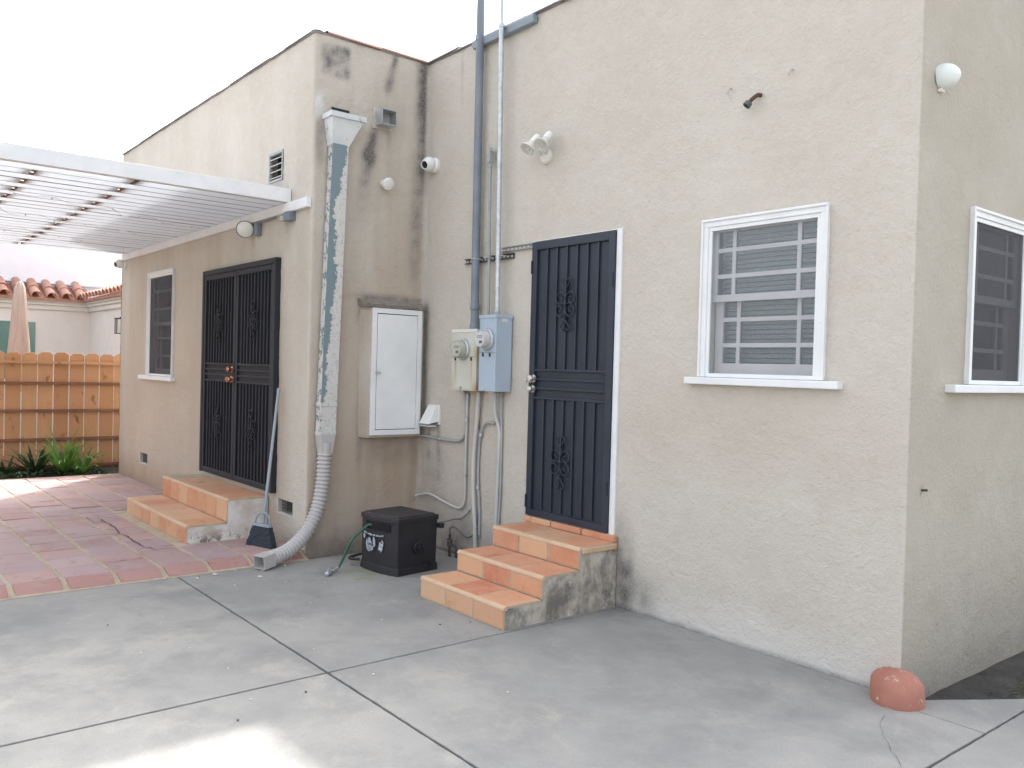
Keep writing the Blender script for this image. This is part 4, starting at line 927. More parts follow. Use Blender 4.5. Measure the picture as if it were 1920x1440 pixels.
# --- meters
def meter(label, x0, x1, z0, z1, dep, box, mx, mz, r, ln, face, glass, y0=0., seam=.5, old=False):
    o = thing('electric_meter', ((x0+x1)/2, -dep/2, z0), label, 'meter')
    b = MB(on_B); b.box(x0, x1, y0, dep, z0, z1)
    if old: bmesh.ops.subdivide_edges(b.bm, edges=b.bm.edges, cuts=40, use_grid_fill=True)
    bo = b.obj('enclosure', box, o, bevel=0 if old else .006)
    if old:
        me = bo.data; ca = me.color_attributes.new('rust', 'FLOAT_COLOR', 'POINT'); og = ORG[bo]
        for i, v in enumerate(me.vertices):
            p = v.co+og; x, z = p.x, p.z; rr2 = random.random()
            s = 0
            for xs_ in (x0+.055, x1-.07):
                if z < z0+.26: s = max(s, math.exp(-((x-xs_)/.014)**2)*.55*min(1, (z-z0)/.26+.15))
            s = max(s, .8*math.exp(-((x-x1)/.05)**2-((z-z0)/.09)**2), .55*math.exp(-((x-x1)/.035)**2-((z-z0-.30)/.09)**2), .35*math.exp(-((x-x0)/.05)**2-((z-z0)/.12)**2), .35*math.exp(-((z-z1)/.012)**2), .3*math.exp(-((z-z0)/.02)**2))
            s *= .6+.8*rr2; ca.data[i].color = (min(s, .9),)*3+(1,)
    b = MB(on_B); b.box(x0-.006, x1+.006, y0-.001 if y0 > .01 else .002, dep+.006, z1-.018, z1+.008); b.obj('lid', box if not old else M['nb_trim'], o, bevel=.003)
    zm = z0+(z1-z0)*seam
    b = MB(on_B); b.box(x0+.003, x1-.003, dep-.001, dep+.0025, zm-.002, zm+.002); b.obj('seam', M['conduit_grey'], o)
    for x in (x0+.055, x1-.07):
        b = MB(on_B); b.box(x-.008, x+.008, dep, dep+.008, zm-.032, zm-.004); b.obj('catch', M['ink'], o, bevel=.002)
    MB(on_B).lathe((mx, dep, mz), (0, 1, 0), [(-.002, r*1.12), (.018, r*1.12), (.026, r*1.04), (.026, r)], 30).obj('ring', M['galv'], o, smooth=35)
    MB(on_B).lathe((mx, dep+.02, mz), (0, 1, 0), [(0, r*.80), (ln*.55, r*.78), (ln*.55, 0.)], 28).obj('meter_body', face, o, smooth=35)
    MB(on_B).lathe((mx, dep+.02, mz), (0, 1, 0), [(0, r*.98), (ln*.8, r*.90), (ln*.95, r*.84), (ln, r*.7), (ln+.001, 0.)], 30).obj('glass_cover', glass, o, smooth=35)
    wf = dep+.02+ln*.55
    b = MB(on_B); b.box(mx-.034, mx+.034, wf, wf+.002, mz+.012, mz+.030); b.box(mx-.006, mx+.032, wf, wf+.002, mz-.032, mz-.012)
    b.obj('register', M['ink'], o)
    b = MB(on_B)
    for i in range(5): b.box(mx-.030+i*.013, mx-.021+i*.013, wf+.002, wf+.003, mz+.016, mz+.026)
    b.obj('digit_wheels', M['meter_face'], o)
    return o
m1 = meter('older cream electric meter with rust streaks, left of the pair', -3.862, -3.512, 1.424, 1.925, .125, M['cream_box'], -3.693, 1.764, .078, .105, M['meter_face_old'], M['olive_glass'], seam=.56, old=True)
m2 = meter('newer blue-grey electric meter, right of the pair beside the door', -3.412, -3.198, 1.430, 2.030, .175, M['blue_box'], -3.30, 1.842, .077, .115, M['meter_face'], M['clear_cover'], y0=.012, seam=.515)
for q, x, z, d in ((m1, -3.72, 1.445, .125), (m2, -3.345, 1.445, .175)): MB(on_B).lathe((x, d-.002, z), (0, 1, 0), [(0, .014), (.014, .012), (.016, 0.)], 12).obj('seal', M['galv'], q, smooth=40)
b = MB(on_D); 
b = MB(); b.box(-3.1975, -3.1968, -.12, -.06, 1.985, 2.01); b.obj('sticker', M['meter_face'], m2)

# --- conduits below the meters
def run(name, label, pts, r, mat, clips=(), n=6):
    o = thing(name, on_B(pts[-1][0], 0, pts[-1][2]), label, 'conduit')
    MB(on_B).tube(spline(pts, n), r, 10).obj('pipe', mat, o, smooth=True)
    for c in clips:
        MB(on_B).lathe((c[0], .024, c[1]), (c[2], 0, c[3]), [(-.012, r*1.5), (.012, r*1.5)], 10).obj('clip', M['galv'], o, smooth=40)
    return o
w_ = .026
run('grey_conduit', 'flaking grey conduit bending from the cream meter to the cabinet', [(-3.80, w_, 1.43), (-3.785, w_, 1.30), (-3.772, w_, 1.17), (-3.785, w_, 1.06), (-3.83, w_, 1.0), (-3.93, w_, .978), (-4.15, w_, .978), (-4.36, w_, .985), (-4.50, w_+.02, .983)], .0125, M['conduit_mid'], ((-4.14, .978, 1, 0), (-3.772, 1.17, 0, 1)))
run('paint_covered_pipe', 'paint-covered pipe dropping then turning behind the hose box', [(-3.765, w_-.006, 1.40), (-3.768, w_-.006, 1.2), (-3.772, w_-.006, .9), (-3.768, w_-.006, .58), (-3.775, w_-.004, .47), (-3.82, w_, .415), (-3.92, w_, .412), (-4.10, w_, .44), (-4.28, w_+.004, .472), (-4.42, w_+.02, .455), (-4.47, .07, .43)], .012, M['conduit_pale'], ((-3.77, .70, 0, 1),))
run('pale_riser_pipe', 'pale painted pipe running straight down from the meters to the slab', [(-3.585, w_+.012, 1.425), (-3.60, w_+.012, 1.20), (-3.632, w_+.012, .88), (-3.628, w_+.012, .6), (-3.595, w_+.012, .30), (-3.575, w_+.012, .0)], .0185, M['conduit_pale'])
run('grey_loop_conduit', 'dark grey conduit branching off and curving down behind the pale pipe', [(-3.375, w_, 1.165), (-3.44, w_, 1.168), (-3.51, w_, 1.15), (-3.565, w_-.004, 1.07), (-3.585, w_-.008, .95), (-3.592, w_-.008, .7), (-3.56, w_-.008, .42), (-3.555, w_-.008, .20)], .0105, M['conduit_mid'], ((-3.565, 1.06, 0, 1), (-3.585, .62, 0, 1)))
run('bent_grey_conduit', 'grey conduit with an offset bend from the blue-grey meter to the steps', [(-3.352, .045, 1.43), (-3.355, .045, 1.30), (-3.35, w_+.01, 1.22), (-3.315, w_, 1.12), (-3.312, w_, 1.0), (-3.318, w_, .7), (-3.328, w_, .35), (-3.342, w_, .0)], .0155, M['conduit_pale'])
run('rear_grey_conduit', 'second thin conduit hidden behind the offset bend', [(-3.30, w_, 1.43), (-3.300, w_-.006, 1.25), (-3.293, w_-.010, 1.05), (-3.293, w_-.010, .6), (-3.31, w_-.010, .30)], .010, M['conduit_mid'])
run('dark_cable', 'thin dark cable beside the pale pipe under the cream meter', [(-3.63, .02, 1.43), (-3.632, .018, 1.34), (-3.61, .016, 1.24), (-3.60, .012, 1.1)], .005, M['cable'])
o = thing('garden_spigot_wire', on_B(-4.1, 0, .2), 'thin wire sagging from the wall plate to the hose box', 'wire')
MB(on_B).tube(spline([(-3.70, .01, .418), (-3.73, .02, .375), (-3.80, .03, .325), (-3.88, .04, .31), (-3.98, .10, .275), (-4.02, .35, .26), (-3.80, .52, .27)], 6), .0055, 7).obj('wire', M['cable'], o, smooth=True)
b = MB(on_B); b.box(-3.725, -3.690, 0, .012, .405, .445); b.obj('wall_plate', M['conduit_pale'], o, bevel=.003)
o = thing('gas_valve', (-3.90, -.10, .0), 'small rusty valve and pipe standing by the wall behind the steps', 'valve')
MB().tube([(-3.86, -.10, .0), (-3.86, -.10, .19)], .012, 10).obj('stand_pipe', M['rust'], o, smooth=40)
MB().lathe((-3.86, -.10, .11), (0, 0, 1), [(-.03, .013), (-.02, .024), (.02, .024), (.03, .013)], 12).obj('valve_body', M['strut'], o, smooth=40)
b = MB(); b.box(-3.90, -3.82, -.106, -.094, .135, .147); b.obj('handle', M['rust'], o, bevel=.004)
MB().tube(spline([(-3.79, -.08, .0), (-3.79, -.08, .08), (-3.82, -.09, .10), (-3.86, -.10, .10)], 5), .011, 8).obj('branch_pipe', M['strut'], o, smooth=True)
MB().tube(spline([(-3.86, -.10, .19), (-3.87, -.095, .235), (-3.84, -.07, .25), (-3.78, -.05, .215), (-3.70, -.04, .185), (-3.62, -.03, .22), (-3.585, -.025, .32), (-3.58, -.02, .42)], 6), .007, 8).obj('supply_tube', M['cable'], o, smooth=True)

# --- dryer vent hood
o = thing('dryer_vent', on_B(-4.28, 0, 1.1), 'white louvred dryer vent hood on the main wall beside the cabinet', 'vent')
b = MB(on_B); b.box(-4.375, -4.195, -.004, .012, 1.10, 1.275); b.obj('back_plate', M['white_pvc'], o, bevel=.003)
b = MB(on_B); b.hexa([(-4.37, .0122, 1.125), (-4.20, .0122, 1.125), (-4.205, .115, 1.105), (-4.365, .115, 1.105)], [(-4.345, .0122, 1.262), (-4.225, .0122, 1.262), (-4.225, .035, 1.268), (-4.345, .035, 1.268)]); b.obj('hood', M['white_pvc'], o, bevel=.006)
b = MB(on_B); b.box(-4.355, -4.215, .02, .108, 1.088, 1.104); b.obj('outlet', M['conduit_grey'], o)
for i in range(8):
    b = MB(on_B); x = -4.35+i*.0185; b.box(x, x+.006, .03, .112, 1.082, 1.092); b.obj('grille_bar', M['white_pvc'], o)

# ================================================================== PERGOLA
pg = thing('pergola', (-7.4, -3, PZ), 'white plank-roofed pergola attached over the tiled patio', 'pergola')
b = MB(on_A); b.box(-10.10, -4.525, .002, .045, 2.915, 2.998); b.obj('ledger', M['white_wood'], pg, bevel=.004)
b = MB(); b.box(-4.955, -4.915, -5.0, YA-.004, 3.004, 3.122); b.obj('fascia', M['white_wood'], pg, bevel=.004)
pm = {}
def plank(w, L):
    k = (round(w, 3), round(L, 3))
    if k not in pm:
        pm[k] = MB().box(-w/2, w/2, -L/2, L/2, 0, .022).mesh('plank', M['plank_white'], origin=(0, 0, 0))
        me = pm[k]; me.materials.append(M['redwood_brown'])
        for q in me.polygons:
            if abs(q.normal.z) < .5: q.material_index = 1  # edge faces coloured brown to stand in for shade in the plank gaps
    return pm[k]
pw = .2065
for i in range(25):
    x = -4.962-pw*(i+.5); ends = [YA-.006, -2.352, -5.0] if i % 2 == 0 else [YA-.006, -3.022, -5.0]
    for a, c in zip(ends, ends[1:]):
        a2 = a-(.040 if a < -1.5 else 0)
        if a < -1.5:
            b = MB(); b.box(x-.102, x+.102, a-.075, a+.035, 3.0275, 3.060); b.obj('cleat', M['redwood_brown'], pg)
        link('plank', plank(pw-.016, a2-c), pg, (x, (a2+c)/2, 3.004+rng.uniform(-.0012, .0012)), (rng.uniform(-.0005, .0005), rng.uniform(-.006, .006), rng.uniform(-.0006, .0006)))
for y in (-3.7, -4.4):
    b = MB(); b.box(-10.12, -4.957, y-.03, y+.03, 3.029, 3.062); b.obj('purlin', M['redwood_brown'], pg)
b = MB(); b.box(-10.14, -4.90, -4.98, -4.88, 2.86, 3.0); b.obj('front_beam', M['white_wood'], pg, bevel=.004)
for x in (-10.05, -5.0):
    b = MB(); b.box(x-.045, x+.045, -4.975, -4.885, -.04, 2.86); b.obj('post', M['white_wood'], pg, bevel=.004)
for k, (y0_, zz) in enumerate(((-5.35, 0), (-6.45, 1.3), (-7.6, 2.2))):
    pts = []
    for i in range(25):
        t = i/24; pts.append((y0_-1.5*(1-t)+.10*math.sin(i*1.9+zz), -1.25-t*3.3, 2.985-.022*abs(math.sin(i*1.35+zz))))
    o = thing('string_light', (y0_, -2.5, 2.95), ('string of tiny lights under the pergola planks, nearest the fascia', 'string of tiny lights under the middle of the pergola planks', 'string of tiny lights under the far end of the pergola planks')[k], 'string light', 'string lights under the pergola')
    MB().tube(spline(pts, 3), .0028, 5).obj('cord', M['white_pvc'], o)
    for i in range(1, 24, 2):
        p = pts[i]; MB().lathe((p[0], p[1], p[2]-.002), (0, 0, -1), [(0, .004), (.012, .006), (.02, .005), (.023, 0.)], 8).obj('bulb', M['white_pvc'], o, smooth=True)

# ================================================================== GROUND THINGS
# --- hose box
hb = Vector((-3.49, -.842, 0)); ex = Vector((-.453, -.062, 0)); ey = Vector((-.053, .393, 0))
def hx(a, b_, z): q = hb+ex*a+ey*b_; return (q.x, q.y, z)
o = thing('hose_box', hx(.5, .5, 0), 'black plastic hose storage box with a peeling white decal', 'hose box')
def bowed(z, o_=0., n=10, bow=.10):
    f = [(a, -bow*math.sin(math.pi*a)*.5-o_) for a in [(-o_+(1+2*o_)*i/n) for i in range(n+1)]]
    return [(a, b_) for a, b_ in f]+[(1+o_, 1+o_), (-o_, 1+o_)]
def layer(b, z0, z1, o0, o1, bow=.16): b.hexa([hx(a, c, z0) for a, c in bowed(0, o0, bow=bow)], [hx(a, c, z1) for a, c in bowed(0, o1, bow=bow)])
b = MB(); layer(b, .055, .405, -.012, -.004); b.obj('box_body', M['black_plastic'], o, smooth=30)
b = MB(); layer(b, .0, .06, .02, .008); b.obj('base_skirt', M['black_plastic'], o, bevel=.006)
b = MB(); layer(b, .4, .44, .018, .02); b.obj('lid', M['black_plastic'], o, bevel=.006)
b = MB(); layer(b, .44, .452, -.03, -.05); b.obj('lid_panel', M['black_plastic'], o, bevel=.003)
def fr_(a, out, z): return hx(a, -.08*math.sin(math.pi*a)-out, z)
b = MB(); n = 8
for (za, zb_, ot, nm) in ((.330, .392, .012, 'slot'),):
    q = [b.V(fr_(.16+.66*i/n, ot, z)) for z in (za, zb_) for i in range(n+1)]
    for i in range(n): b.bm.faces.new([q[i], q[i+1], q[n+1+i+1], q[n+1+i]])
b.obj('hose_slot', M['black_inside'], o)
def fpatch(poly): return MBf(poly)
b = MB()
def decal(poly, ot=.016): b.bm.faces.new([b.V(fr_(a, ot, z)) for a, z in poly])
decal([(.30, .300), (.585, .293), (.585, .279), (.32, .286)]); decal([(.60, .293), (.89, .298), (.89, .286), (.62, .278)])
for (ca_, cz, ra, rz, st, nn) in ((.70, .205, .13, .062, 0, 9), (.62, .185, .07, .03, .5, 6), (.865, .262, .05, .022, .3, 6), (.545, .235, .05, .045, .2, 7), (.37, .205, .065, .045, .9, 5), (.33, .235, .04, .03, .2, 5)):
    rs = random.Random(int(ca_*1000)); decal([(ca_+ra*math.cos(st+2*math.pi*i/nn)*rs.uniform(.7, 1.1), cz+rz*math.sin(st+2*math.pi*i/nn)*rs.uniform(.75, 1.1)) for i in range(nn)], .016+rs.random()*.002)
b.obj('decal', M['decal'], o)
c0 = Vector(hx(0, .5, .20)); nrm = Vector((ey.y, -ey.x, 0)).normalized()
MB().lathe(tuple(c0), tuple(nrm), [(-.01, .05), (.012, .05), (.016, .042), (.006, .038), (.006, .018), (.03, .014), (.032, 0.)], 20).obj('crank_hub', M['black_plastic'], o, smooth=35)
b = MB(); q0 = Vector(hx(-.02, .8, .06)); b.tube([tuple(q0+nrm*.0), tuple(q0+nrm*.03)], .012, 8); b.obj('side_peg', M['black_plastic'], o)
c1 = Vector(hx(-.03, 1.0, .35)); b = MB(); b.box(c1.x-.03, c1.x+.02, c1.y-.0, c1.y+.045, .33, .37); b.obj('rear_bracket', M['black_plastic'], o, bevel=.006)
ln = [hx(1.0, .35, .11), hx(1.22, .15, .075), hx(1.20, -.12, .06), hx(1.03, -.02, .055)]
MB().tube(spline(ln, 6), .012, 8).obj('side_handle', M['black_plastic'], o, smooth=True)
# --- hose
o = thing('garden_hose', (-3.85, -1.15, 0), 'green garden hose with grey nozzle hanging out of the black box', 'hose')
hs_ = [fr_(.62, -.06, .355), fr_(.66, .02, .362), fr_(.74, .06, .345), (-3.83, -1.05, .25), (-3.86, -1.09, .14), (-3.885, -1.115, .06), (-3.885, -1.14, .028)]
MB().tube(spline(hs_, 8), .0105, 10).obj('hose', M['hose'], o, smooth=True)
MB().tube(spline([(-3.885, -1.138, .03), (-3.868, -1.175, .022), (-3.84, -1.215, .022)], 4), [.013]*9, 10).obj('coupling', M['galv'], o, smooth=True)
MB().tube(spline([(-3.842, -1.212, .022), (-3.815, -1.25, .02), (-3.79, -1.285, .017)], 4), [.012, .013, .015, .017, .019, .020, .020, .019, .017], 12).obj('nozzle', M['galv'], o, smooth=True)
MB().tube(spline([(-3.85, -1.20, .04), (-3.835, -1.235, .052), (-3.81, -1.265, .04)], 4), .005, 6).obj('nozzle_lever', M['galv'], o, smooth=True)

# --- broom leaning on the wall
o = thing('broom', (-4.80, -1.38, PZ), 'broom with slate bristles and grey-blue handle leaning beside the double door', 'broom')
t0, t1 = Vector((-4.815, -1.365, .20)), Vector((-5.0, -1.165, 1.385))
MB().tube([tuple(t0), tuple(t1)], .0125, 12).obj('handle', M['broom_grey'], o, smooth=40)
MB().lathe(tuple(t1-(t1-t0).normalized()*.03), tuple(t1-t0), [(0, .0145), (.03, .0145), (.036, .008), (.037, 0.)], 12).obj('handle_cap', M['broom_grey'], o, smooth=40)
bx = Vector((.95, .31, 0)).normalized(); bn = Vector((-bx.y, bx.x, 0)); bc = Vector((-4.805, -1.375, 0))
def BP(a, n_, z): q = bc+bx*a+bn*n_; return (q.x, q.y, z)
b = MB(); b.hexa([BP(-.165, -.03, PZ+.005), BP(.155, -.03, PZ+.005), BP(.155, .035, PZ+.005), BP(-.165, .035, PZ+.005)], [BP(-.095, -.016, .235), BP(.105, -.016, .235), BP(.105, .022, .235), BP(-.095, .022, .235)])
bmesh.ops.subdivide_edges(b.bm, edges=b.bm.edges, cuts=9, use_grid_fill=True)
for v in b.bm.verts:
    if v.co.z < .24: v.co += Vector((random.uniform(-.004, .004), random.uniform(-.004, .004), random.uniform(-.003, .0)))
b.obj('bristles', M['bristle'], o)
b = MB(); b.hexa([BP(-.100, -.020, .228), BP(.110, -.020, .228), BP(.110, .026, .228), BP(-.100, .026, .228)], [BP(-.095, -.016, .252), BP(.105, -.016, .252), BP(.105, .02, .252), BP(-.095, .02, .252)]); b.obj('head', M['broom_grey'], o, bevel=.005)
MB().tube(spline([BP(-.085, 0, .25), BP(-.07, .005, .30), BP(-.035, .012, .335), BP(.01, .015, .34), BP(.055, .012, .33), BP(.085, .005, .295), BP(.095, 0, .25)], 6), .008, 8).obj('head_loop', M['broom_grey'], o, smooth=True)

# --- red painted concrete bumper at the house corner
b = MB(); b.lathe((.014, -.060, 0), (0, 0, 1), [(-.02, .128), (.0, .130), (.05, .129), (.09, .124), (.122, .108), (.142, .08), (.152, .045), (.156, 0.)], 26)
bmesh.ops.subdivide_edges(b.bm, edges=b.bm.edges, cuts=1, use_grid_fill=True)
for v in b.bm.verts:
    q = v.co*9; f = (fbm(np.array([q.x+40]), np.array([q.y+40]), np.array([q.z+40]), 3)[0]-.5); r_ = Vector((v.co.x-.014, v.co.y+.06, 0))
    v.co += r_.normalized()*f*.035+Vector((0, 0, f*.03 if v.co.z > .05 else 0))+Vector((random.uniform(-.0015, .0015), random.uniform(-.0015, .0015), 0))
tag(b.obj('corner_bumper', M['red_paint'], smooth=True), 'low rounded red-painted concrete bumper at the foot of the house corner', 'bumper')

# ================================================================== FENCE, PLANTS
fx = -11.2
fence = thing('wooden_fence', (fx, -1.6, -.1), 'redwood fence of dog-eared boards with horizontal rails behind the patio', 'fence')
fbm_ = []
for i in range(4):
    b = MB(); w = .184; t_ = 1.667; b.prism([(-w/2, -.12), (w/2, -.12), (w/2, t_-.035), (w/2-.045, t_), (-w/2+.045, t_), (-w/2, t_-.035)], -.009, .009, 0)
    fbm_.append(b.mesh('board', M['fence'], bevel=.003, seg=1, origin=(0, 0, 0)))
y = -5.4
while y < 1.6:
    link('board', rng.choice(fbm_), fence, (fx-.012, y, rng.uniform(-.01, .006)), (0, rng.uniform(-.004, .004), rng.uniform(-.012, .012))); y += .197+rng.uniform(-.003, .003)
for z in (1.525, 1.235, .853, .455, .075):
    b = MB(); b.box(fx+.002, fx+.045, -5.45, 1.65, z-.02, z+.02); b.obj('rail', M['fence_rail'] if z < 1.5 else M['fence'], fence, bevel=.003)
for yy_ in (-4.6, -2.65, .9):
    b = MB(); b.box(fx-.115, fx-.025, yy_-.045, yy_+.045, -.12, 1.6); b.obj('post', M['fence_rail'], fence, bevel=.003)
b = MB(); nx, ny = 14, 60
vv = [[b.V((-11.26+i*.08, -5.2+j*.11, .0+.03*math.sin(i*1.3+j)+random.random()*.015-(.02 if i > 11 else 0))) for i in range(nx)] for j in range(ny)]
for j in range(ny-1):
    for i in range(nx-1): b.bm.faces.new([vv[j][i], vv[j][i+1], vv[j+1][i+1], vv[j+1][i]])
tag(b.obj('planting_bed', M['soil'], smooth=True), kind='structure')
def strap_leaf(b, base, az, L, w, rise, droop, fold=.25):
    n = 8; d = Vector((math.cos(az), math.sin(az), 0)); s = Vector((-d.y, d.x, 0)); prev = None
    for i in range(n+1):
        t = i/n; c = Vector(base)+d*(L*t*math.cos(rise)*(1+.15*t))+Vector((0, 0, L*t*math.sin(rise)-droop*L*t*t*t))
        ww = w*(1-t**2.2)*(.55+.45*min(1, t*4))+.001; 
        row = [b.V(tuple(c-s*ww+Vector((0, 0, fold*ww)))), b.V(tuple(c)), b.V(tuple(c+s*ww+Vector((0, 0, fold*ww))))]
        if prev:
            for k in range(2): b.bm.faces.new([prev[k], prev[k+1], row[k+1], row[k]])
        prev = row
def strap_plant(label, c, nl, L0, L1, mat, seed):
    o = thing('strap_leaf_plant', c, label, 'plant', 'strap-leaved plants by the fence'); rs = random.Random(seed)
    for i in range(nl):
        b = MB(); az = i*2.399+rs.uniform(-.3, .3); t = i/nl
        strap_leaf(b, (c[0]+.05*math.cos(az)*rs.random(), c[1]+.05*math.sin(az)*rs.random(), c[2]), az, rs.uniform(L0, L1), rs.uniform(.018, .030), R(rs.uniform(28, 78)), rs.uniform(.1, .45))
        b.obj('leaf', mat, o, smooth=True)
strap_plant('bright green strap-leaved plant against the wooden fence', (-10.66, -1.72, .03), 46, .55, .86, M['leaf'], 4)
strap_plant('smaller bright plant with a drooping leaf next to the house corner', (-10.58, -1.52, .03), 20, .42, .66, M['leaf'], 9)
strap_plant('dark green low plant at the left end of the fence bed', (-10.74, -2.05, .03), 30, .40, .66, M['leaf_dark'], 12)
strap_plant('low dark plant at the left edge of the photo', (-10.75, -2.40, .03), 20, .22, .34, M['leaf_dark'], 15)
def scatter_leaves(name, mat, region, n, size, zf, seed):
    rs = random.Random(seed); V, F = [], []
    for i in range(n):
        x, y = rs.uniform(*region[0]), rs.uniform(*region[1]); z = zf(x, y, rs); a = rs.uniform(0, 6.28); s = size*rs.uniform(.5, 1.2); tl = rs.uniform(-.6, .9)
        dx, dy = math.cos(a)*s, math.sin(a)*s; k = len(V)
        V += [(x, y, z), (x+dx*.5-dy*.25, y+dy*.5+dx*.25, z+s*tl*.5+.003), (x+dx, y+dy, z+s*tl), (x+dx*.5+dy*.25, y+dy*.5-dx*.25, z+s*tl*.5+.003)]; F.append((k, k+1, k+2, k+3))
    me = bpy.data.meshes.new(name); me.from_pydata(V, [], F); me.materials.append(mat); return link(name, me)
tag(scatter_leaves('ground_cover', M['leaf_dark'], ((-11.15, -10.30), (-3.3, -1.2)), 2600, .05, lambda x, y, r: .035+r.random()*.06*max(.2, min(1, (-y-1.3)/.6)), 3), 'dark low ground cover in the fence bed', 'ground cover', kind='stuff')
tag(scatter_leaves('weeds', M['weed'], ((.20, 1.2), (.55, 2.4)), 900, .035, lambda x, y, r: -.06+r.random()*.02, 5), 'sparse weeds in the dark soil strip', 'weeds', kind='stuff')
# paint flakes and dry leaves on the paving
b = MB(); rs = random.Random(21)
spots = [(-4.30, -1.95), (-4.24, -2.1), (-4.33, -1.78), (-4.2, -1.62), (-4.05, -1.7), (-4.36, -2.3), (-4.28, -1.4), (-3.9, -1.95), (-2.9, -1.9), (-2.6, -1.5), (-3.4, -2.6), (-2.8, -2.9), (-3.2, -1.7), (-1.2, -1.6), (-2.3, -2.6)]+[(rs.uniform(-4.3, -1.2), rs.uniform(-3.2, -.9)) for _ in range(9)]
for i, (x, y) in enumerate(spots):
    s = rs.uniform(.012, .034) if i < 8 else rs.uniform(.004, .011); a = rs.random()*6
    p = [(x+s*math.cos(a+k*1.57+rs.uniform(-.3, .3)), y+s*.6*math.sin(a+k*1.57), .003) for k in range(4)]
    b.hexa(p, [(q[0], q[1], .006) for q in p])
tag(b.obj('paint_flakes', M['flake']), 'scattered paint flakes and crumbs on the concrete', 'debris', kind='stuff')
b = MB()
for i in range(7):
    x, y = rs.uniform(-4.3, -1.5), rs.uniform(-3.0, -1.0); s = rs.uniform(.006, .016); a = rs.random()*6
    p = [(x+s*math.cos(a+k*1.57), y+s*.5*math.sin(a+k*1.57), .003) for k in range(4)]; b.hexa(p, [(q[0], q[1], .006) for q in p])
tag(b.obj('dry_leaves', M['flake_dark']), 'few dry brown leaf scraps on the concrete', 'leaves', kind='stuff')

# ================================================================== NEIGHBOUR
NX_, NY_ = -15.0, -.44
nb = thing('neighbour_house', (-17, -2, -.15), 'cream stucco neighbouring house with terracotta tile eaves beyond the fence', 'house')
b = MB(); b.box(-19, NX_, -8, NY_, -.15, 2.62); b.obj('wall', M['nb_wall'], nb)
b = MB(); b.box(-19, -11.75, NY_+.001, 4.5, -.15, 2.62); b.obj('wing_wall', M['nb_wall'], nb)
b = MB()
for (d, z0, z1) in ((.05, 2.44, 2.52), (.09, 2.52, 2.57), (.13, 2.57, 2.635)):
    b.box(NX_-.02, NX_+d, -8, NY_-d, z0, z1-.001); b.box(NX_-.0, -11.70, NY_-d, NY_+.03, z0+.0005, z1-.0015)
b.obj('cornice', M['nb_trim'], nb)
b = MB(); b.box(-19, -15.35, -8, .2, 2.60, 3.86); b.box(-19, -11.9, .02, 4.4, 2.60, 2.94); b.obj('parapet', M['nb_white'], nb)
b = MB(); b.box(-15.36, -15.30, -8, .1, 2.925, 2.95); b.obj('flashing', M['white'], nb)
# sloping tile bed and barrel tiles
b = MB(); b.prism([(-15.36, 2.60), (-14.80, 2.60), (-14.80, 2.64), (-15.36, 2.88)], -8, NY_-.0, 1); b.obj('eave_bed', M['roof_tile'], nb)
b = MB(); b.prism([(NY_+.45, 2.60), (NY_-.18, 2.60), (NY_-.18, 2.64), (NY_+.45, 2.86)], -14.85, -11.72, 0); b.obj('wing_eave_bed', M['roof_tile'], nb)
nbt = [barrel(.42, .092, .014, 8, .84) for _ in range(2)]
sl = math.atan2(.24, .56)
for i in range(31):
    y = NY_-.20-.243*i
    for k in range(2):
        link('roof_tile', nbt[k], nb, (-14.74-.27*k, y, 2.655+.125*k+rng.uniform(-.006, .006)), (rng.uniform(-.03, .03), -sl, math.pi+rng.uniform(-.03, .03)))
sl2 = math.atan2(.22, .63)
for i in range(13):
    x = -14.62+.225*i
    for k in range(2):
        link('roof_tile', nbt[k], nb, (x, NY_-.24+.27*k, 2.655+.10*k+rng.uniform(-.006, .006)), (rng.uniform(-.03, .03), -sl2, math.pi/2+rng.uniform(-.03, .03)))
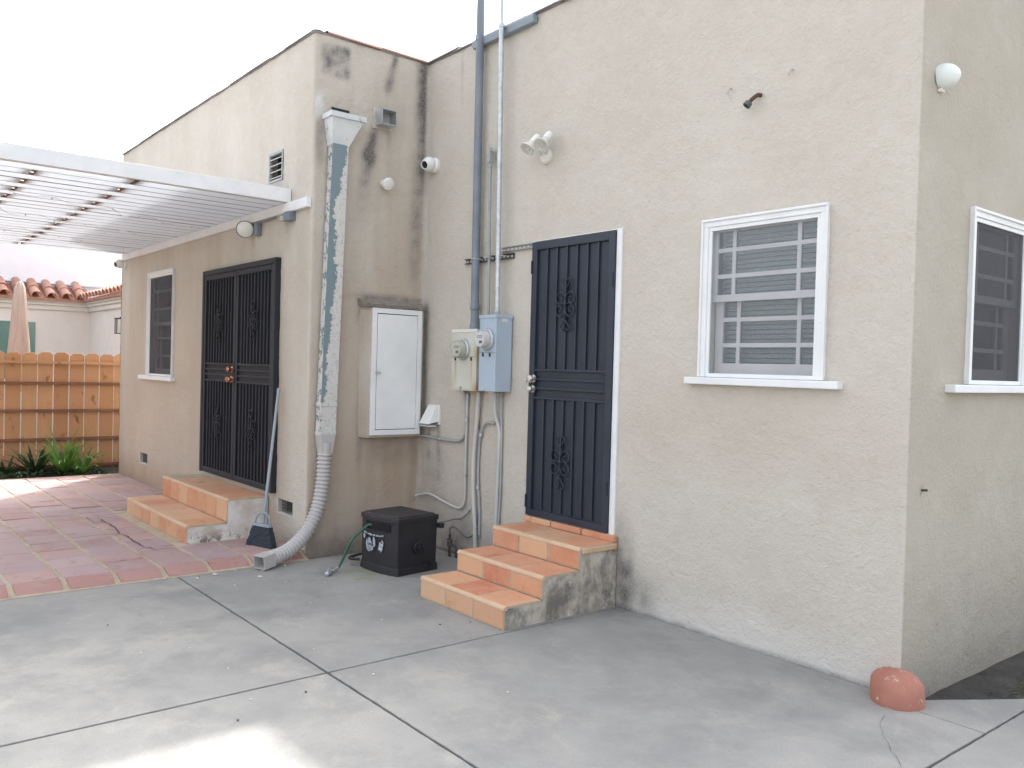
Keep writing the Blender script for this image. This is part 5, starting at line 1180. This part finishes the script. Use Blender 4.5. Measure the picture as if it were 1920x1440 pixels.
b = MB(); b.box(NX_-.06, NX_+.012, -3.2, -1.30, 1.15, 2.225); nw = b.obj('window', M['nb_trim'], nb)
b = MB(); b.box(NX_+.004, NX_+.016, -3.12, -1.335, 1.2, 2.205); b.obj('pane', sh('green_tinted_pane', .12, (.13, .24, .215)), nw)
o = thing('wall_lantern', (-12.56, NY_-.1, 2.0), 'black wall lantern on the neighbouring house by our house corner', 'lantern')
b = MB(); x0, x1, y0, y1 = -12.62, -12.51, NY_-.17, NY_-.06
for x in (x0, x1):
    for y in (y0, y1): b.box(x-.006, x+.006, y-.006, y+.006, 2.01, 2.24)
b.box(x0-.012, x1+.012, y0-.012, y1+.012, 2.24, 2.255); b.box(x0-.01, x1+.01, y0-.01, y1+.01, 2.0, 2.012); b.box(-12.575, -12.555, NY_-.115, NY_-.0, 2.255, 2.272); b.box(-12.595, -12.535, NY_-.02, NY_+.0, 2.12, 2.30)
b.obj('frame', M['ink'], o)
b = MB(); b.box(x0+.008, x1-.008, y0+.008, y1-.008, 2.014, 2.238); b.obj('glass', M['clear'], o)
# closed umbrella
uc = (-13.0, -1.90)
o = thing('closed_umbrella', (uc[0], uc[1], -.15), 'closed beige patio umbrella standing beyond the fence', 'umbrella')
MB().tube([(uc[0], uc[1], -.15), (uc[0], uc[1], 2.72)], .022, 12).obj('pole', M['nb_trim'], o, smooth=40)
b = MB(); n = 40; rings = []
for z, r in ((1.05, .15), (1.3, .152), (1.68, .138), (2.0, .118), (2.3, .097), (2.55, .078), (2.68, .062), (2.745, .035), (2.765, .004)):
    rings.append([b.V((uc[0]+math.cos(k*2*math.pi/n)*r*(1+.13*math.sin(k*8*2*math.pi/n+z)), uc[1]+math.sin(k*2*math.pi/n)*r*(1+.13*math.sin(k*8*2*math.pi/n+z)), z)) for k in range(n)])
for A_, B_ in zip(rings, rings[1:]):
    for k in range(n): b.bm.faces.new([A_[k], A_[(k+1) % n], B_[(k+1) % n], B_[k]])
b.obj('canopy', M['canvas'], o, smooth=True)
